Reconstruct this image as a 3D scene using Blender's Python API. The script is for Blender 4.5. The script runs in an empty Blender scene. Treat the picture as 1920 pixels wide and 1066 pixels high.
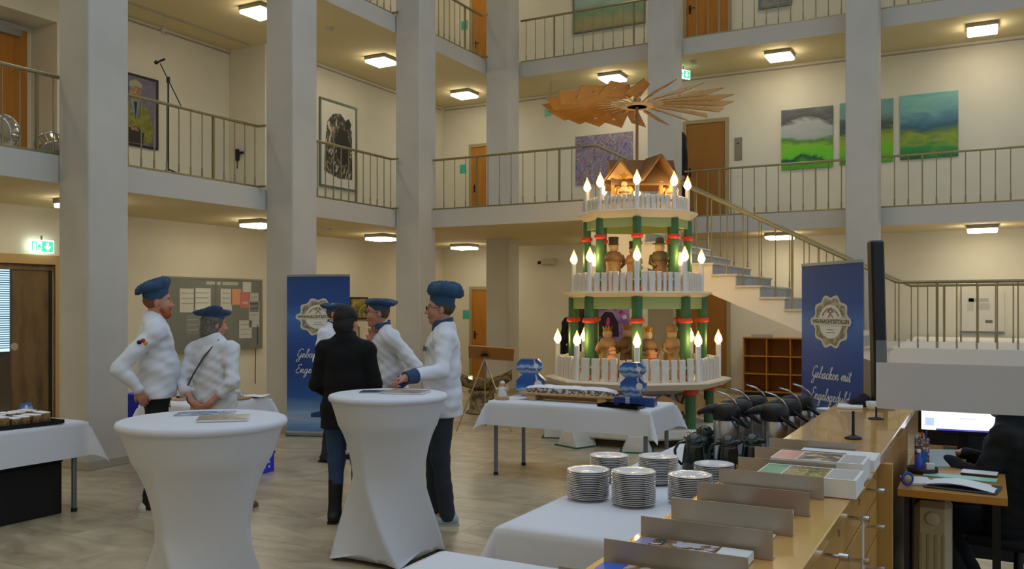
import bpy, bmesh, math, random
import numpy as np
from mathutils import Vector, Matrix, Euler

R = math.radians
ORD = ('first second third fourth fifth sixth seventh eighth ninth tenth eleventh twelfth thirteenth fourteenth fifteenth sixteenth seventeenth eighteenth '
       'nineteenth twentieth twenty-first twenty-second').split()
SC = bpy.context.scene
COL = SC.collection
random.seed(7)

# ------------------------------------------------------------------ camera
cam_data = bpy.data.cameras.new('camera')
cam_data.sensor_width = 36.0
cam_data.lens = 30.94
cam_data.shift_y = 39.0 / 1920.0
cam_data.clip_start = 0.05
cam = bpy.data.objects.new('camera', cam_data)
COL.objects.link(cam)
cam.location = (0, 0, 1.70)
cam.rotation_euler = (R(90), 0, R(28.3))
SC.camera = cam

# ------------------------------------------------------------------ world, exposure
SC.view_settings.view_transform = 'Standard'
SC.view_settings.look = 'None'
SC.view_settings.gamma = 1.0
SC.view_settings.use_curve_mapping = False
SC.view_settings.exposure = 0.35
world = bpy.data.worlds.new('world')
SC.world = world
world.use_nodes = True
bg = world.node_tree.nodes['Background']
bg.inputs[0].default_value = (0.60, 0.77, 1.0, 1)
bg.inputs[1].default_value = 1.1
LAMP_COL = (1.0, 0.90, 0.70)
LAMP_STR = 17.0

# ------------------------------------------------------------------ helpers
def lin(c):
    if isinstance(c, str):
        c = [int(c[i:i+2], 16) / 255 for i in (0, 2, 4)]
    return tuple(x / 12.92 if x <= 0.04045 else ((x + 0.055) / 1.055) ** 2.4 for x in c)

MATS = {}
def mat(name, col='808080', rough=0.5, metal=0.0, emit=None, estr=0.0, trans=0.0, alpha=1.0, ior=1.45,
        noise=None, coat=0.0, sheen=0.0, bump=None, stretch=(1, 1, 1)):
    """noise=(scale, colour2, lo, hi): mottle towards colour2.  bump=(scale, strength)."""
    if name in MATS:
        return MATS[name]
    m = bpy.data.materials.new(name)
    m.use_nodes = True
    nt = m.node_tree
    b = nt.nodes['Principled BSDF']
    c = lin(col)
    b.inputs['Base Color'].default_value = (*c, 1)
    b.inputs['Roughness'].default_value = rough
    b.inputs['Metallic'].default_value = metal
    b.inputs['IOR'].default_value = ior
    b.inputs['Transmission Weight'].default_value = trans
    b.inputs['Alpha'].default_value = alpha
    b.inputs['Coat Weight'].default_value = coat
    b.inputs['Sheen Weight'].default_value = sheen
    if emit is not None:
        b.inputs['Emission Color'].default_value = (*(lin(emit) if isinstance(emit, str) else emit), 1)
        b.inputs['Emission Strength'].default_value = estr
    if noise or bump:
        tc = nt.nodes.new('ShaderNodeTexCoord')
        mp = nt.nodes.new('ShaderNodeMapping')
        mp.inputs['Scale'].default_value = stretch
        nt.links.new(tc.outputs['Object'], mp.inputs['Vector'])
    if noise:
        n = nt.nodes.new('ShaderNodeTexNoise')
        n.inputs['Scale'].default_value = noise[0]
        n.inputs['Detail'].default_value = 6
        nt.links.new(mp.outputs[0], n.inputs['Vector'])
        r = nt.nodes.new('ShaderNodeValToRGB')
        r.color_ramp.elements[0].position = noise[2]
        r.color_ramp.elements[1].position = noise[3]
        r.color_ramp.elements[0].color = (*c, 1)
        r.color_ramp.elements[1].color = (*lin(noise[1]), 1)
        nt.links.new(n.outputs[0], r.inputs[0])
        nt.links.new(r.outputs[0], b.inputs['Base Color'])
    if bump:
        n2 = nt.nodes.new('ShaderNodeTexNoise')
        n2.inputs['Scale'].default_value = bump[0]
        n2.inputs['Detail'].default_value = 4
        nt.links.new(mp.outputs[0], n2.inputs['Vector'])
        bp = nt.nodes.new('ShaderNodeBump')
        bp.inputs['Strength'].default_value = bump[1]
        bp.inputs['Distance'].default_value = 0.01
        nt.links.new(n2.outputs[0], bp.inputs['Height'])
        nt.links.new(bp.outputs[0], b.inputs['Normal'])
    MATS[name] = m
    return m

def rot_to(d):
    return Vector(d).normalized().to_track_quat('Z', 'Y').to_matrix()

class MB:
    """collects shapes; build() links them as ONE mesh object"""
    def __init__(s):
        s.v = []; s.f = []; s.sm = []; s.mi = []; s.cur = 0
    def add(s, vs, fs, smooth=False, M=None):
        o = len(s.v)
        if M is not None:
            vs = [M @ Vector(q) for q in vs]
        s.v += [tuple(q) for q in vs]
        for f in fs:
            s.f.append(tuple(i + o for i in f)); s.sm.append(smooth); s.mi.append(s.cur)
        return s
    def box(s, x0, x1, y0, y1, z0, z1, b=0.0, M=None):
        if x0 > x1: x0, x1 = x1, x0
        if y0 > y1: y0, y1 = y1, y0
        if z0 > z1: z0, z1 = z1, z0
        if b <= 0:
            vs = [(x0,y0,z0),(x1,y0,z0),(x1,y1,z0),(x0,y1,z0),(x0,y0,z1),(x1,y0,z1),(x1,y1,z1),(x0,y1,z1)]
            fs = [(3,2,1,0),(4,5,6,7),(0,1,5,4),(1,2,6,5),(2,3,7,6),(3,0,4,7)]
            return s.add(vs, fs, False, M)
        b = min(b, (x1-x0)*.49, (y1-y0)*.49, (z1-z0)*.49)
        X = (x0, x1); Y = (y0, y1); Z = (z0, z1); sg = (1, -1)
        vs = []; idx = {}
        for i in (0,1):
            for j in (0,1):
                for k in (0,1):
                    p = (X[i], Y[j], Z[k]); q = (X[i]+sg[i]*b, Y[j]+sg[j]*b, Z[k]+sg[k]*b)
                    idx[i,j,k,0] = len(vs); vs.append((p[0], q[1], q[2]))
                    idx[i,j,k,1] = len(vs); vs.append((q[0], p[1], q[2]))
                    idx[i,j,k,2] = len(vs); vs.append((q[0], q[1], p[2]))
        fs = []
        for i in (0,1):
            f = [idx[i,0,0,0], idx[i,1,0,0], idx[i,1,1,0], idx[i,0,1,0]]; fs.append(f if i else f[::-1])
            f = [idx[0,i,0,1], idx[0,i,1,1], idx[1,i,1,1], idx[1,i,0,1]]; fs.append(f if i else f[::-1])
            f = [idx[0,0,i,2], idx[1,0,i,2], idx[1,1,i,2], idx[0,1,i,2]]; fs.append(f if i else f[::-1])
        for i in (0,1):
            for j in (0,1):
                f = [idx[i,j,0,0], idx[i,j,0,1], idx[i,j,1,1], idx[i,j,1,0]]; fs.append(f if (i ^ j) == 0 else f[::-1])
                f = [idx[i,0,j,0], idx[i,1,j,0], idx[i,1,j,2], idx[i,0,j,2]]; fs.append(f if (i ^ j) else f[::-1])
                f = [idx[0,i,j,1], idx[1,i,j,1], idx[1,i,j,2], idx[0,i,j,2]]; fs.append(f if (i ^ j) == 0 else f[::-1])
                for k in (0,1):
                    f = [idx[i,j,k,0], idx[i,j,k,1], idx[i,j,k,2]]; fs.append(f if (i+j+k) % 2 else f[::-1])
        return s.add(vs, fs, False, M)
    def cyl(s, p0, p1, r0, r1=None, n=12, cap=True, smooth=True):
        r1 = r0 if r1 is None else r1
        p0 = Vector(p0); p1 = Vector(p1); Q = rot_to(p1 - p0)
        vs = []
        for p, r in ((p0, r0), (p1, r1)):
            for i in range(n):
                a = 2*math.pi*i/n
                vs.append(p + Q @ Vector((r*math.cos(a), r*math.sin(a), 0)))
        s.add(vs, [(i, (i+1) % n, n+(i+1) % n, n+i) for i in range(n)], smooth)
        if cap:
            s.add(vs[:n], [tuple(range(n))[::-1]]); s.add(vs[n:], [tuple(range(n))])
        return s
    def lathe(s, prof, c=(0,0,0), n=24, M=None, smooth=True, a0=0.0):
        """prof: (r, z) from bottom to top"""
        vs = []; m = len(prof)
        for r, z in prof:
            for i in range(n):
                a = a0 + 2*math.pi*i/n
                vs.append((c[0]+r*math.cos(a), c[1]+r*math.sin(a), c[2]+z))
        fs = []
        for k in range(m-1):
            for i in range(n):
                j = (i+1) % n
                fs.append((k*n+i, k*n+j, (k+1)*n+j, (k+1)*n+i))
        if prof[0][0] > 1e-4: fs.append(tuple(range(n))[::-1])
        if prof[-1][0] > 1e-4: fs.append(tuple((m-1)*n+i for i in range(n)))
        return s.add(vs, fs, smooth, M)
    def prism(s, poly, z0, z1, M=None, smooth=False):
        n = len(poly)
        a = sum(poly[i][0]*poly[(i+1) % n][1]-poly[(i+1) % n][0]*poly[i][1] for i in range(n))
        if a < 0: poly = poly[::-1]
        vs = [(x, y, z0) for x, y in poly] + [(x, y, z1) for x, y in poly]
        fs = [tuple(range(n))[::-1], tuple(range(n, 2*n))] + [(i, (i+1) % n, n+(i+1) % n, n+i) for i in range(n)]
        return s.add(vs, fs, smooth, M)
    def tube(s, pts, r, n=8, closed=False, smooth=True, flat=1.0):
        pts = [Vector(p) for p in pts]; m = len(pts)
        rs = r if isinstance(r, (list, tuple)) else [r]*m
        vs = []; up = None
        for k in range(m):
            a = pts[k-1] if (k > 0 or closed) else pts[k]
            b = pts[(k+1) % m] if (k < m-1 or closed) else pts[k]
            t = (b-a).normalized()
            if up is None:
                up = Vector((0,0,1)) if abs(t.z) < .9 else Vector((1,0,0))
            u = (up - t*up.dot(t)).normalized(); w = t.cross(u); up = u
            for i in range(n):
                an = 2*math.pi*i/n
                vs.append(pts[k] + u*rs[k]*flat*math.sin(an) + w*rs[k]*math.cos(an))
        fs = []
        for k in range(m if closed else m-1):
            for i in range(n):
                j = (i+1) % n; k2 = (k+1) % m
                fs.append((k*n+i, k2*n+i, k2*n+j, k*n+j)[::-1])
        if not closed:
            fs.append(tuple(range(n))[::-1]); fs.append(tuple((m-1)*n+i for i in range(n)))
        return s.add(vs, fs, smooth)
    def ell(s, c, rx, ry=None, rz=None, n=16, m=10, M=None):
        ry = rx if ry is None else ry; rz = rx if rz is None else rz
        vs = []
        for k in range(1, m):
            t = math.pi*k/m
            for i in range(n):
                a = 2*math.pi*i/n
                vs.append((rx*math.sin(t)*math.cos(a), ry*math.sin(t)*math.sin(a), -rz*math.cos(t)))
        bo = len(vs); vs += [(0,0,-rz),(0,0,rz)]
        fs = []
        for k in range(m-2):
            for i in range(n):
                j = (i+1) % n
                fs.append((k*n+i, k*n+j, (k+1)*n+j, (k+1)*n+i))
        for i in range(n):
            j = (i+1) % n
            fs.append((bo, j, i)); fs.append((bo+1, (m-2)*n+i, (m-2)*n+j))
        T = Matrix.Translation(c) @ (M.to_4x4() if M is not None else Matrix())
        return s.add(vs, fs, True, T)
    def torus(s, c, r, q, n=20, m=8, M=None):
        vs = []; fs = []
        for i in range(n):
            a = 2*math.pi*i/n
            for k in range(m):
                b = 2*math.pi*k/m
                vs.append(((r+q*math.cos(b))*math.cos(a), (r+q*math.cos(b))*math.sin(a), q*math.sin(b)))
        for i in range(n):
            for k in range(m):
                i2 = (i+1) % n; k2 = (k+1) % m
                fs.append((i*m+k, i2*m+k, i2*m+k2, i*m+k2))
        return s.add(vs, fs, True, Matrix.Translation(c) @ (M.to_4x4() if M is not None else Matrix()))
    def grid(s, fn, nu, nv, smooth=True):
        vs = [fn(i/(nu-1), j/(nv-1)) for j in range(nv) for i in range(nu)]
        fs = [(j*nu+i, j*nu+i+1, (j+1)*nu+i+1, (j+1)*nu+i) for j in range(nv-1) for i in range(nu-1)]
        return s.add(vs, fs, smooth)
    def mesh(s, name, mats):
        me = bpy.data.meshes.new(name)
        me.from_pydata(s.v, [], s.f)
        for m in (mats if isinstance(mats, (list, tuple)) else [mats]):
            me.materials.append(m)
        me.polygons.foreach_set('use_smooth', s.sm)
        me.polygons.foreach_set('material_index', s.mi)
        me.update()
        return me
    def build(s, name, mats, parent=None, loc=(0,0,0), rz=0.0, rot=None):
        return link(name, s.mesh(name, mats), parent, loc, rz, rot)

def link(name, data, parent=None, loc=(0,0,0), rz=0.0, rot=None):
    o = bpy.data.objects.new(name, data)
    COL.objects.link(o)
    o.parent = parent
    o.location = loc
    o.rotation_euler = rot if rot is not None else (0, 0, rz)
    return o

def tag(o, label, cat, group=None):
    o['label'] = label; o['category'] = cat
    if group: o['group'] = group
    return o

def thing(name, label, cat, loc=(0,0,0), rz=0.0, group=None, rot=None):
    return tag(link(name, None, None, loc, rz, rot), label, cat, group)

def struct(o):
    o['kind'] = 'structure'
    return o

def copy_tree(o, parent=None):
    c = o.copy(); COL.objects.link(c); c.parent = parent
    for ch in list(o.children):
        copy_tree(ch, c)
    return c

def dup(o, loc, rz=0.0, label=None, group=None):
    c = copy_tree(o); c.location = loc; c.rotation_euler = (0, 0, rz)
    if label: c['label'] = label
    if group: c['group'] = group
    return c

def text(name, body, size, m, parent, loc, rot, depth=0.001, shear=0.0, align='CENTER', bold=0.0, spacing=1.0):
    cu = bpy.data.curves.new(name, 'FONT')
    cu.body = body; cu.size = size; cu.extrude = depth; cu.shear = shear
    cu.align_x = align; cu.align_y = 'CENTER'; cu.offset = bold; cu.space_character = spacing
    cu.resolution_u = 3
    tmp = bpy.data.objects.new('tmp_text', cu)
    COL.objects.link(tmp)
    me = bpy.data.meshes.new_from_object(tmp)
    bpy.data.objects.remove(tmp); bpy.data.curves.remove(cu)
    me.materials.clear(); me.materials.append(m)
    o = link(name, me, parent, loc, 0, rot)
    return o
# ------------------------------------------------------------------ materials of the building
M_WALL = mat('wall_paint', 'd4cebb', 0.85, noise=(1.5, 'cdc7b2', .35, .75))
M_COLUMN = mat('column_paint', 'bcb8ad', 0.8, noise=(2.0, 'b4b0a4', .35, .7))
M_CEIL = mat('ceiling_shade_tone', 'd4c497', 0.9)  # ceilings are likely white; their dim lighting is put into this colour
M_FASCIA = mat('fascia_paint', 'bdb8ac', 0.8)
M_SKIRT = mat('stone_skirting', 'a59c88', 0.5)
M_BRASS = mat('bronze_metal', '938763', 0.42, .75)
M_DOORWOOD = mat('orange_veneer', 'b07420', 0.5, noise=(3, '9c6418', .3, .75), stretch=(6, 6, .5))
M_DARKWOOD = mat('knotty_dark_oak', '6b5434', 0.5, noise=(2.4, '4a3820', .4, .68), stretch=(3, 3, .8))
M_FRAMEWOOD = mat('door_frame_oak', 'a98a58', 0.5)
M_BEIGEFRAME = mat('beige_door_frame', '9d8d66', 0.6)

# marble tiles: streaky grey-brown travertine
def travertine():
    m = bpy.data.materials.new('travertine'); m.use_nodes = True
    nt = m.node_tree; b = nt.nodes['Principled BSDF']
    g = nt.nodes.new('ShaderNodeNewGeometry')
    oi = nt.nodes.new('ShaderNodeObjectInfo')
    mp = nt.nodes.new('ShaderNodeMapping'); mp.inputs['Scale'].default_value = (1.3, 2.6, 1)
    ad = nt.nodes.new('ShaderNodeVectorMath'); ad.operation = 'ADD'
    cb = nt.nodes.new('ShaderNodeCombineXYZ')
    ml = nt.nodes.new('ShaderNodeMath'); ml.operation = 'MULTIPLY'; ml.inputs[1].default_value = 40
    nt.links.new(oi.outputs['Random'], ml.inputs[0]); nt.links.new(ml.outputs[0], cb.inputs[0]); nt.links.new(ml.outputs[0], cb.inputs[1])
    nt.links.new(g.outputs['Position'], ad.inputs[0]); nt.links.new(cb.outputs[0], ad.inputs[1])
    nt.links.new(ad.outputs[0], mp.inputs['Vector'])
    n = nt.nodes.new('ShaderNodeTexNoise'); n.inputs['Scale'].default_value = 1.6; n.inputs['Detail'].default_value = 8
    n.inputs['Distortion'].default_value = 0.9; n.inputs['Roughness'].default_value = .62
    nt.links.new(mp.outputs[0], n.inputs['Vector'])
    r = nt.nodes.new('ShaderNodeValToRGB'); e = r.color_ramp.elements
    e[0].position = .28; e[0].color = (*lin('8a7a62'), 1)
    e[1].position = .72; e[1].color = (*lin('c8ba9c'), 1)
    k = e.new(.45); k.color = (*lin('aa9a7c'), 1)
    k = e.new(.58); k.color = (*lin('baaa8c'), 1)
    nt.links.new(n.outputs[0], r.inputs[0])
    mx = nt.nodes.new('ShaderNodeMix'); mx.data_type = 'RGBA'; mx.blend_type = 'MULTIPLY'
    mr = nt.nodes.new('ShaderNodeMapRange'); mr.inputs['To Min'].default_value = .93; mr.inputs['To Max'].default_value = 1.04
    nt.links.new(oi.outputs['Random'], mr.inputs[0])
    mx.inputs[0].default_value = 1
    nt.links.new(r.outputs[0], mx.inputs[6]); nt.links.new(mr.outputs[0], mx.inputs[7])
    nt.links.new(mx.outputs[2], b.inputs['Base Color'])
    b.inputs['Roughness'].default_value = 0.30
    return m
M_TILE = travertine()

# ------------------------------------------------------------------ floor with stone slabs
floor = struct(MB().box(-13, 6, -5, 17.3, -0.2, -0.004).build('floor', mat('grout', '857a66', .8)))
TX, TY = 1.25, 0.62
tile_me = MB().box(-TX/2+.0022, TX/2-.0022, -TY/2+.0022, TY/2-.0022, -0.03, 0, .0015).mesh('tile', M_TILE)
edge = []
for j in range(-2, 28):
    for i in range(-10, 4):
        x = (i+.5)*TX + (TX/2 if j % 2 else 0) - 0.35; y = 0.13 + j*TY
        # keep the slabs the picture reaches as single tiles
        u = x*0.474 - 0  # lateral test below
        d = -0.474*x + 0.880*y; lt = 0.880*x + 0.474*y
        if x - TX/2 < -12.9 or x + TX/2 > 5.5 or y > 17.2: continue
        seen = d > 3.2 and abs(lt) < 0.62*d + .8 and x > -11.2 and x < 0.7 and y < 17.2
        if seen: link('tile', tile_me, floor, (x, y, 0))
        else: edge.append((x, y))
mb = MB()
for x, y in edge: mb.box(x-TX/2+.002, x+TX/2-.002, y-TY/2+.002, y+TY/2-.002, -.03, 0)
o = mb.build('tile_field', M_TILE, floor); o['kind'] = 'stuff'

# ------------------------------------------------------------------ walls
XA, XF = -8.12, -8.61        # column face / gallery edge of the long side
YA, YF = 14.90, 15.42        # the same of the cross side
ZT = 9.4
L1, L2 = 3.28, 6.50
C0, C1 = 2.99, 6.21       # undersides of the slabs
mb = MB()
XW = -10.95
mb.box(XW-.3, XW, -5, 5.7, 0, C0); mb.box(XW-.3, XW, 5.7, 7.45, 2.24, C0); mb.box(XW-.3, XW, 7.45, 17.1, 0, C0)
mb.box(-12.1, -11.8, -5, 8.07, 5.78, C1); mb.box(-12.1, -11.8, 8.07, 11.5, L1, C1)
mb.box(-12.6, -12.1, 8.07, 8.3, L1, C1); mb.box(-12.6, -12.4, -5, 8.07, L1, 5.78); mb.box(-12.6, -12.1, -5, 8.07, 5.78, C1)
mb.box(-12.1, -11.8, -5, 11.5, L2, ZT)
struct(mb.build('wall_left', M_WALL))
mb = MB()
for z0, z1 in ((L1, C1), (L2, ZT)):
    mb.box(-11.8, -10.95, 11.35, 11.5, z0, z1)
    mb.box(-11.1, -10.95, 11.5, 17.1, z0, z1)
struct(mb.build('wall_left_recess', M_WALL))
mb = MB()
for z0, z1 in ((0, C0), (L1, C1), (L2, ZT)):
    mb.box(-10.95, 6, 17.0, 17.2, z0, z1)
struct(mb.build('wall_back', M_WALL))
# the side behind the camera, and the window side with its openings
struct(MB().box(-13, 6, -5, -4.8, 0, ZT).build('wall_front', M_WALL))
mb = MB()
for y0, y1 in ((-5, -3.5), (-.6, 0), (2.9, 3.5), (6.4, 7.0), (9.9, 10.5), (13.4, 17.2)):
    mb.box(5.7, 6.0, y0, y1, 0, ZT)
mb.box(5.7, 6, -5, 17.1, 0, .5); mb.box(5.7, 6, -5, 17.1, 2.4, 3.6); mb.box(5.7, 6, -5, 17.1, 5.6, 6.9); mb.box(5.7, 6, -5, 17.1, 8.4, ZT)
struct(mb.build('wall_right', M_WALL))

# ------------------------------------------------------------------ gallery slabs (ceilings of the storeys below)
def under(mb):
    for i, f in enumerate(mb.f):
        if all(abs(mb.v[k][2]-min(mb.v[q][2] for q in range(len(mb.v)))) < 1e-6 for k in f): mb.mi[i] = 1
mb = MB()
mb.box(-12.6, XF, -5, 17.1, C0, L1); mb.box(XF, 6, YF, 17.1, C0, L1)
mb.box(XF, -5.386, 12.25, YF, C0, L1); mb.box(XF, 6, -5, -3, C0, L1)
under(mb); struct(mb.build('ceiling_ground_storey', [M_FASCIA, M_CEIL]))
mb = MB()
mb.box(-12.6, XF, -5, 17.1, C1, L2); mb.box(XF, 6, YF, 17.1, C1, L2); mb.box(XF, 6, -5, -3, C1, L2)
under(mb); struct(mb.build('ceiling_upper_storey', [M_FASCIA, M_CEIL]))
mb = MB()
mb.box(-12.6, -6.6, -5, 17.2, ZT, ZT+.2); mb.box(-6.6, 6, 12.0, 17.2, ZT, ZT+.2); mb.box(-6.6, 6, -5, -1.0, ZT, ZT+.2); mb.box(3.4, 6, -1.0, 12.0, ZT, ZT+.2)
struct(mb.build('ceiling_roof', M_CEIL))

# ------------------------------------------------------------------ columns
ci = MB().box(-.24, .24, -.24, .24, 0, ZT, .012)
col_me = ci.mesh('column', M_COLUMN)
sk_me = MB().box(-.245, .245, -.245, .245, 0.001, .09, .003).mesh('skirting', M_SKIRT)
for x, y in ((XA-.24, 5.9+.24), (XA-.24, 8.93+.24), (XA-.24, 11.91+.24), (XA-.24, YA+.24), (-5.05, YA+.24), (-1.735, YA+.24)):
    c = struct(link('column', col_me, None, (x, y, 0)))
    link('skirting', sk_me, c)
# skirting along the walls of the ground floor
mb = MB()
mb.box(-10.95, -10.92, 7.5, 17.0, 0, .09)
struct(mb.build('baseboard_left', M_SKIRT))
struct(MB().box(-10.92, 6, 16.97, 17.0, 0, .09).build('baseboard_back', M_SKIRT))

# ------------------------------------------------------------------ ceiling lamps
M_LAMPHOUSE = mat('lamp_housing', '8d8878', .6)
M_DIFF = mat('lamp_diffuser', 'ffffff', .6, emit=LAMP_COL, estr=LAMP_STR)
lp_h = MB().box(-.225, .225, -.225, .225, 0.045, .11, .006).mesh('housing', M_LAMPHOUSE)
lp_d = MB().box(-.215, .215, -.215, .215, 0, .05, .012).mesh('diffuser', M_DIFF)
spots = [(-9.7, y) for y in (1.0, 4.0, 6.95, 9.95, 13.0, 15.9)] + [(x, 16.1) for x in (-6.43, -3.24, -.05, 3.1)] + [(x, -3.9) for x in (-6.43, -3.24, -.05, 3.1)]  # last row, near side: unseen lamps added to brighten camera-facing faces
where = {(-9.7, 6.95): 'beside the column nearest the cake table', (-9.7, 9.95): 'between first and second column', (-9.7, 13.0): 'between second and third column',
         (-9.7, 15.9): 'in the corner of the gallery', (-6.43, 16.1): 'behind the wooden pyramid', (-3.24, 16.1): 'between the two columns beyond the stairs', (-.05, 16.1): 'at the far right beyond the last column',
         (-9.7, 4.0): 'out of sight along the long gallery', (-9.7, 1.0): 'at the near end of the long gallery', (3.1, 16.1): 'at the end of the cross gallery'}
for z, st in ((2.88, 'ground-floor'), (6.10, 'upper gallery'), (9.29, 'unseen top-storey')):  # top row of lamps is unseen, added to brighten the dark upper floor
    for x, y in spots:
        t = thing('ceiling_lamp', f'square flat lit {st} ceiling lamp {where.get((x, y), "added on the near side, %s from the windows" % ORD[int(3.2-x)//3 % 4])}', 'ceiling lamp', (x, y, z), 0, 'square ceiling lamps')
        link('housing', lp_h, t); link('diffuser', lp_d, t)
# ------------------------------------------------------------------ railings
bal_me = MB().cyl((0,0,0), (0,0,.80), .008, n=6).cyl((0,0,.005), (0,0,.115), .0125, n=6).mesh('baluster', M_BRASS)
post_me = MB().box(-.018, .018, -.012, .012, 0, .80).mesh('post', M_BRASS)
def railing(label, p0, p1, z, bals, posts=(), ext=None):
    """p0, p1: ends in plan; bals: distances from p0; posts: indices of bals that are posts"""
    a = Vector((*p0, z)); b = Vector((*p1, z)); L = (b-a).length; rz = math.atan2(b.y-a.y, b.x-a.x)
    t = thing('railing', label, 'railing', a, rz, 'bronze gallery railings')
    MB().box(0, L, -.022, .022, .812, .845, .006).build('handrail', M_BRASS, t)
    MB().box(0, L, -.020, .020, 0, .028, .004).build('bottom_rail', M_BRASS, t)
    for i, s in enumerate(bals):
        link('post' if i in posts else 'baluster', post_me if i in posts else bal_me, t, (s, 0, .02), R(90) if i in posts else 0)
    for e in (ext or ()):
        s, w = e
        for h in (0, .812):
            MB().box(s-.03, s, min(-w, -.02) if w > 0 else -.14, max(-w, -.02) if w > 0 else -.02, h, h+.028).build('return_rail', M_BRASS, t)
    return t
def seq(a, st, n): return [a + st*i for i in range(n)]
Z1, Z2 = L1, L2
XR = XF - .03
YR = YF + .03
KL, KB = 8.64/8.38, 15.45/15.23
def left(lo, hi, first, n, z, posts, label, st=.175*8.64/8.38):
    railing(label, (XR, lo), (XR, hi), z, [y-lo for y in seq(first, st, n)], posts, [(hi-lo, -.14)])
def back(lo, hi, first, n, z, posts, label, st=.2042):
    railing(label, (lo, YR), (hi, YR), z, [x-lo for x in seq(first, st, n)], posts)
left(0.1, 6.0, 0.27, 32, Z1, (6, 14, 22, 30), 'railing of the long upper gallery in front of the drums')
left(6.38, 8.83, 6.60, 13, Z1, (8,), 'railing of the long upper gallery in front of the microphone stand')
left(9.41, 11.86, 9.66, 13, Z1, (7,), 'railing of the long upper gallery below the framed black print')
railing('railing of the stair landing leading to the stairs', (-8.1, 12.28), (-5.386, 12.28), Z1, [x+8.1 for x in seq(-7.893, .2108, 12)], (3, 10))
back(-4.79, -1.96, -4.766+.204*1, 13, Z1, (2, 10), 'railing of the cross gallery below the green field painting')
back(-1.5, 4.0, -1.30, 26, Z1, (2, 12, 20), 'railing of the cross gallery beyond the last column')
left(6.38, 8.83, 6.60, 13, Z2, (8,), 'top-storey railing of the long gallery ahead of the third column')
left(9.41, 11.86, 9.66, 13, Z2, (7,), 'top-storey railing of the long gallery before the third column')
left(12.39, 14.80, 12.55, 13, Z2, (3, 9), 'top-storey railing of the long gallery between third and corner column')
back(-8.12, -5.3, -8.0, 13, Z2, (3, 11), 'top-storey railing of the cross gallery in front of the wide landscape picture')
back(-4.79, -1.96, -4.766+.204, 13, Z2, (2, 10), 'top-storey railing of the cross gallery in front of the orange door')
back(-1.5, 4.0, -1.30, 26, Z2, (2, 12, 20), 'top-storey railing of the cross gallery beyond the last column')

# ------------------------------------------------------------------ staircase
NS, SX, SZ = 13, .331, .163
X0, YS0, YS1 = -5.386, 12.25, 14.5
M_RISER = mat('grey_stone_step', 'a9abae', .55, noise=(6, '96999e', .35, .7))
M_TREAD = mat('pale_stone_tread', 'c3b8a6', .45)
st = thing('staircase', 'straight white staircase with grey stone risers from gallery down to landing', 'staircase', (0, 0, 0))
prof = [(X0, L1)]
z = L1
for i in range(NS):
    prof.append((X0+i*SX, z - SZ + .0)); prof.append((X0+(i+1)*SX, z - SZ)); z -= SZ
XE, ZE = X0+NS*SX, z
low = [(XE, ZE-.22), (XE-.15, ZE-.22), (X0+.05, L1-.62), (X0, L1-.62)]
# the stringer body follows the steps; bottom is a straight soffit
Mst = Matrix(((1,0,0,0),(0,0,1,0),(0,1,0,0),(0,0,0,1)))
body = MB()
pp = [(X0, L1-.04)]
z = L1
for i in range(NS):
    z -= SZ
    pp.append((X0+i*SX, z-.03)) if i else pp.append((X0+.001, z-.03))
    pp.append((X0+(i+1)*SX, z-.03))
pp += low
Mx = Matrix(((1,0,0,0),(0,0,-1,0),(0,1,0,0),(0,0,0,1)))
body.prism(pp, -YS1+.02, -YS0-.02, Mx)
body.build('stringer', mat('stair_plaster', 'dcd4c8', .8), st)
tread_me = MB().box(-.005, SX+.03, YS0-.012, YS1+.012, -.03, 0, .004).mesh('tread', M_TREAD)
riser_me = MB().box(-.012, .0, YS0+.01, YS1-.0, 0, SZ-.03).mesh('riser', M_RISER)
z = L1
for i in range(NS):
    z -= SZ
    link('tread', tread_me, st, (X0+i*SX, 0, z))
    link('riser', riser_me, st, (X0+i*SX+.013, 0, z))
# lower landing and what carries it
ld = MB().box(XE, 4.5, YS0, 16.9, ZE-.3, ZE-.005).box(XE+.6, 4.5, YS0+.3, 16.9, 0, ZE-.3)
struct(ld.build('floor_half_landing', mat('stair_plaster', 'dcd4c8', .8)))

def stair_rail(label, y, zoff):
    t = thing('railing', label, 'railing', (0, 0, 0), 0, 'bronze gallery railings')
    h0 = .845
    path = [(X0, y, L1+h0-.016), (X0+.22, y, L1+h0-.016), (XE+.06, y, ZE+h0), (XE+.1, y, ZE+h0-.01), (4.0, y, ZE+h0-.01)]
    MB().tube(path, .021, 8, smooth=True).build('handrail', M_BRASS, t)
    n = 0; x = X0 + .2
    while x < 4.0:
        if x < XE:
            k = int((x-X0)/SX + 1e-6); zb = L1 - (k+1)*SZ
            zt = L1+h0-.02 - max(0, (x-X0-.22))/(XE+.06-X0-.22)*(L1-ZE-.016)
        else:
            zb = ZE; zt = ZE+h0-.02
        post = n % 8 == 5
        if post: MB().box(-.016, .016, -.011, .011, 0, zt-zb).build('post', M_BRASS, t, (x, y, zb))
        else: MB().cyl((0,0,0), (0,0,zt-zb), .008, n=6).cyl((0,0,0), (0,0,.11), .0125, n=6).build('baluster', M_BRASS, t, (x, y, zb))
        x += .2212; n += 1
    return t
stair_rail('sloping stair railing on the side of the wooden pyramid', YS0+.05, 0)
stair_rail('sloping stair railing on the wall side of the stairs', YS1-.06, 0)
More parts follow.
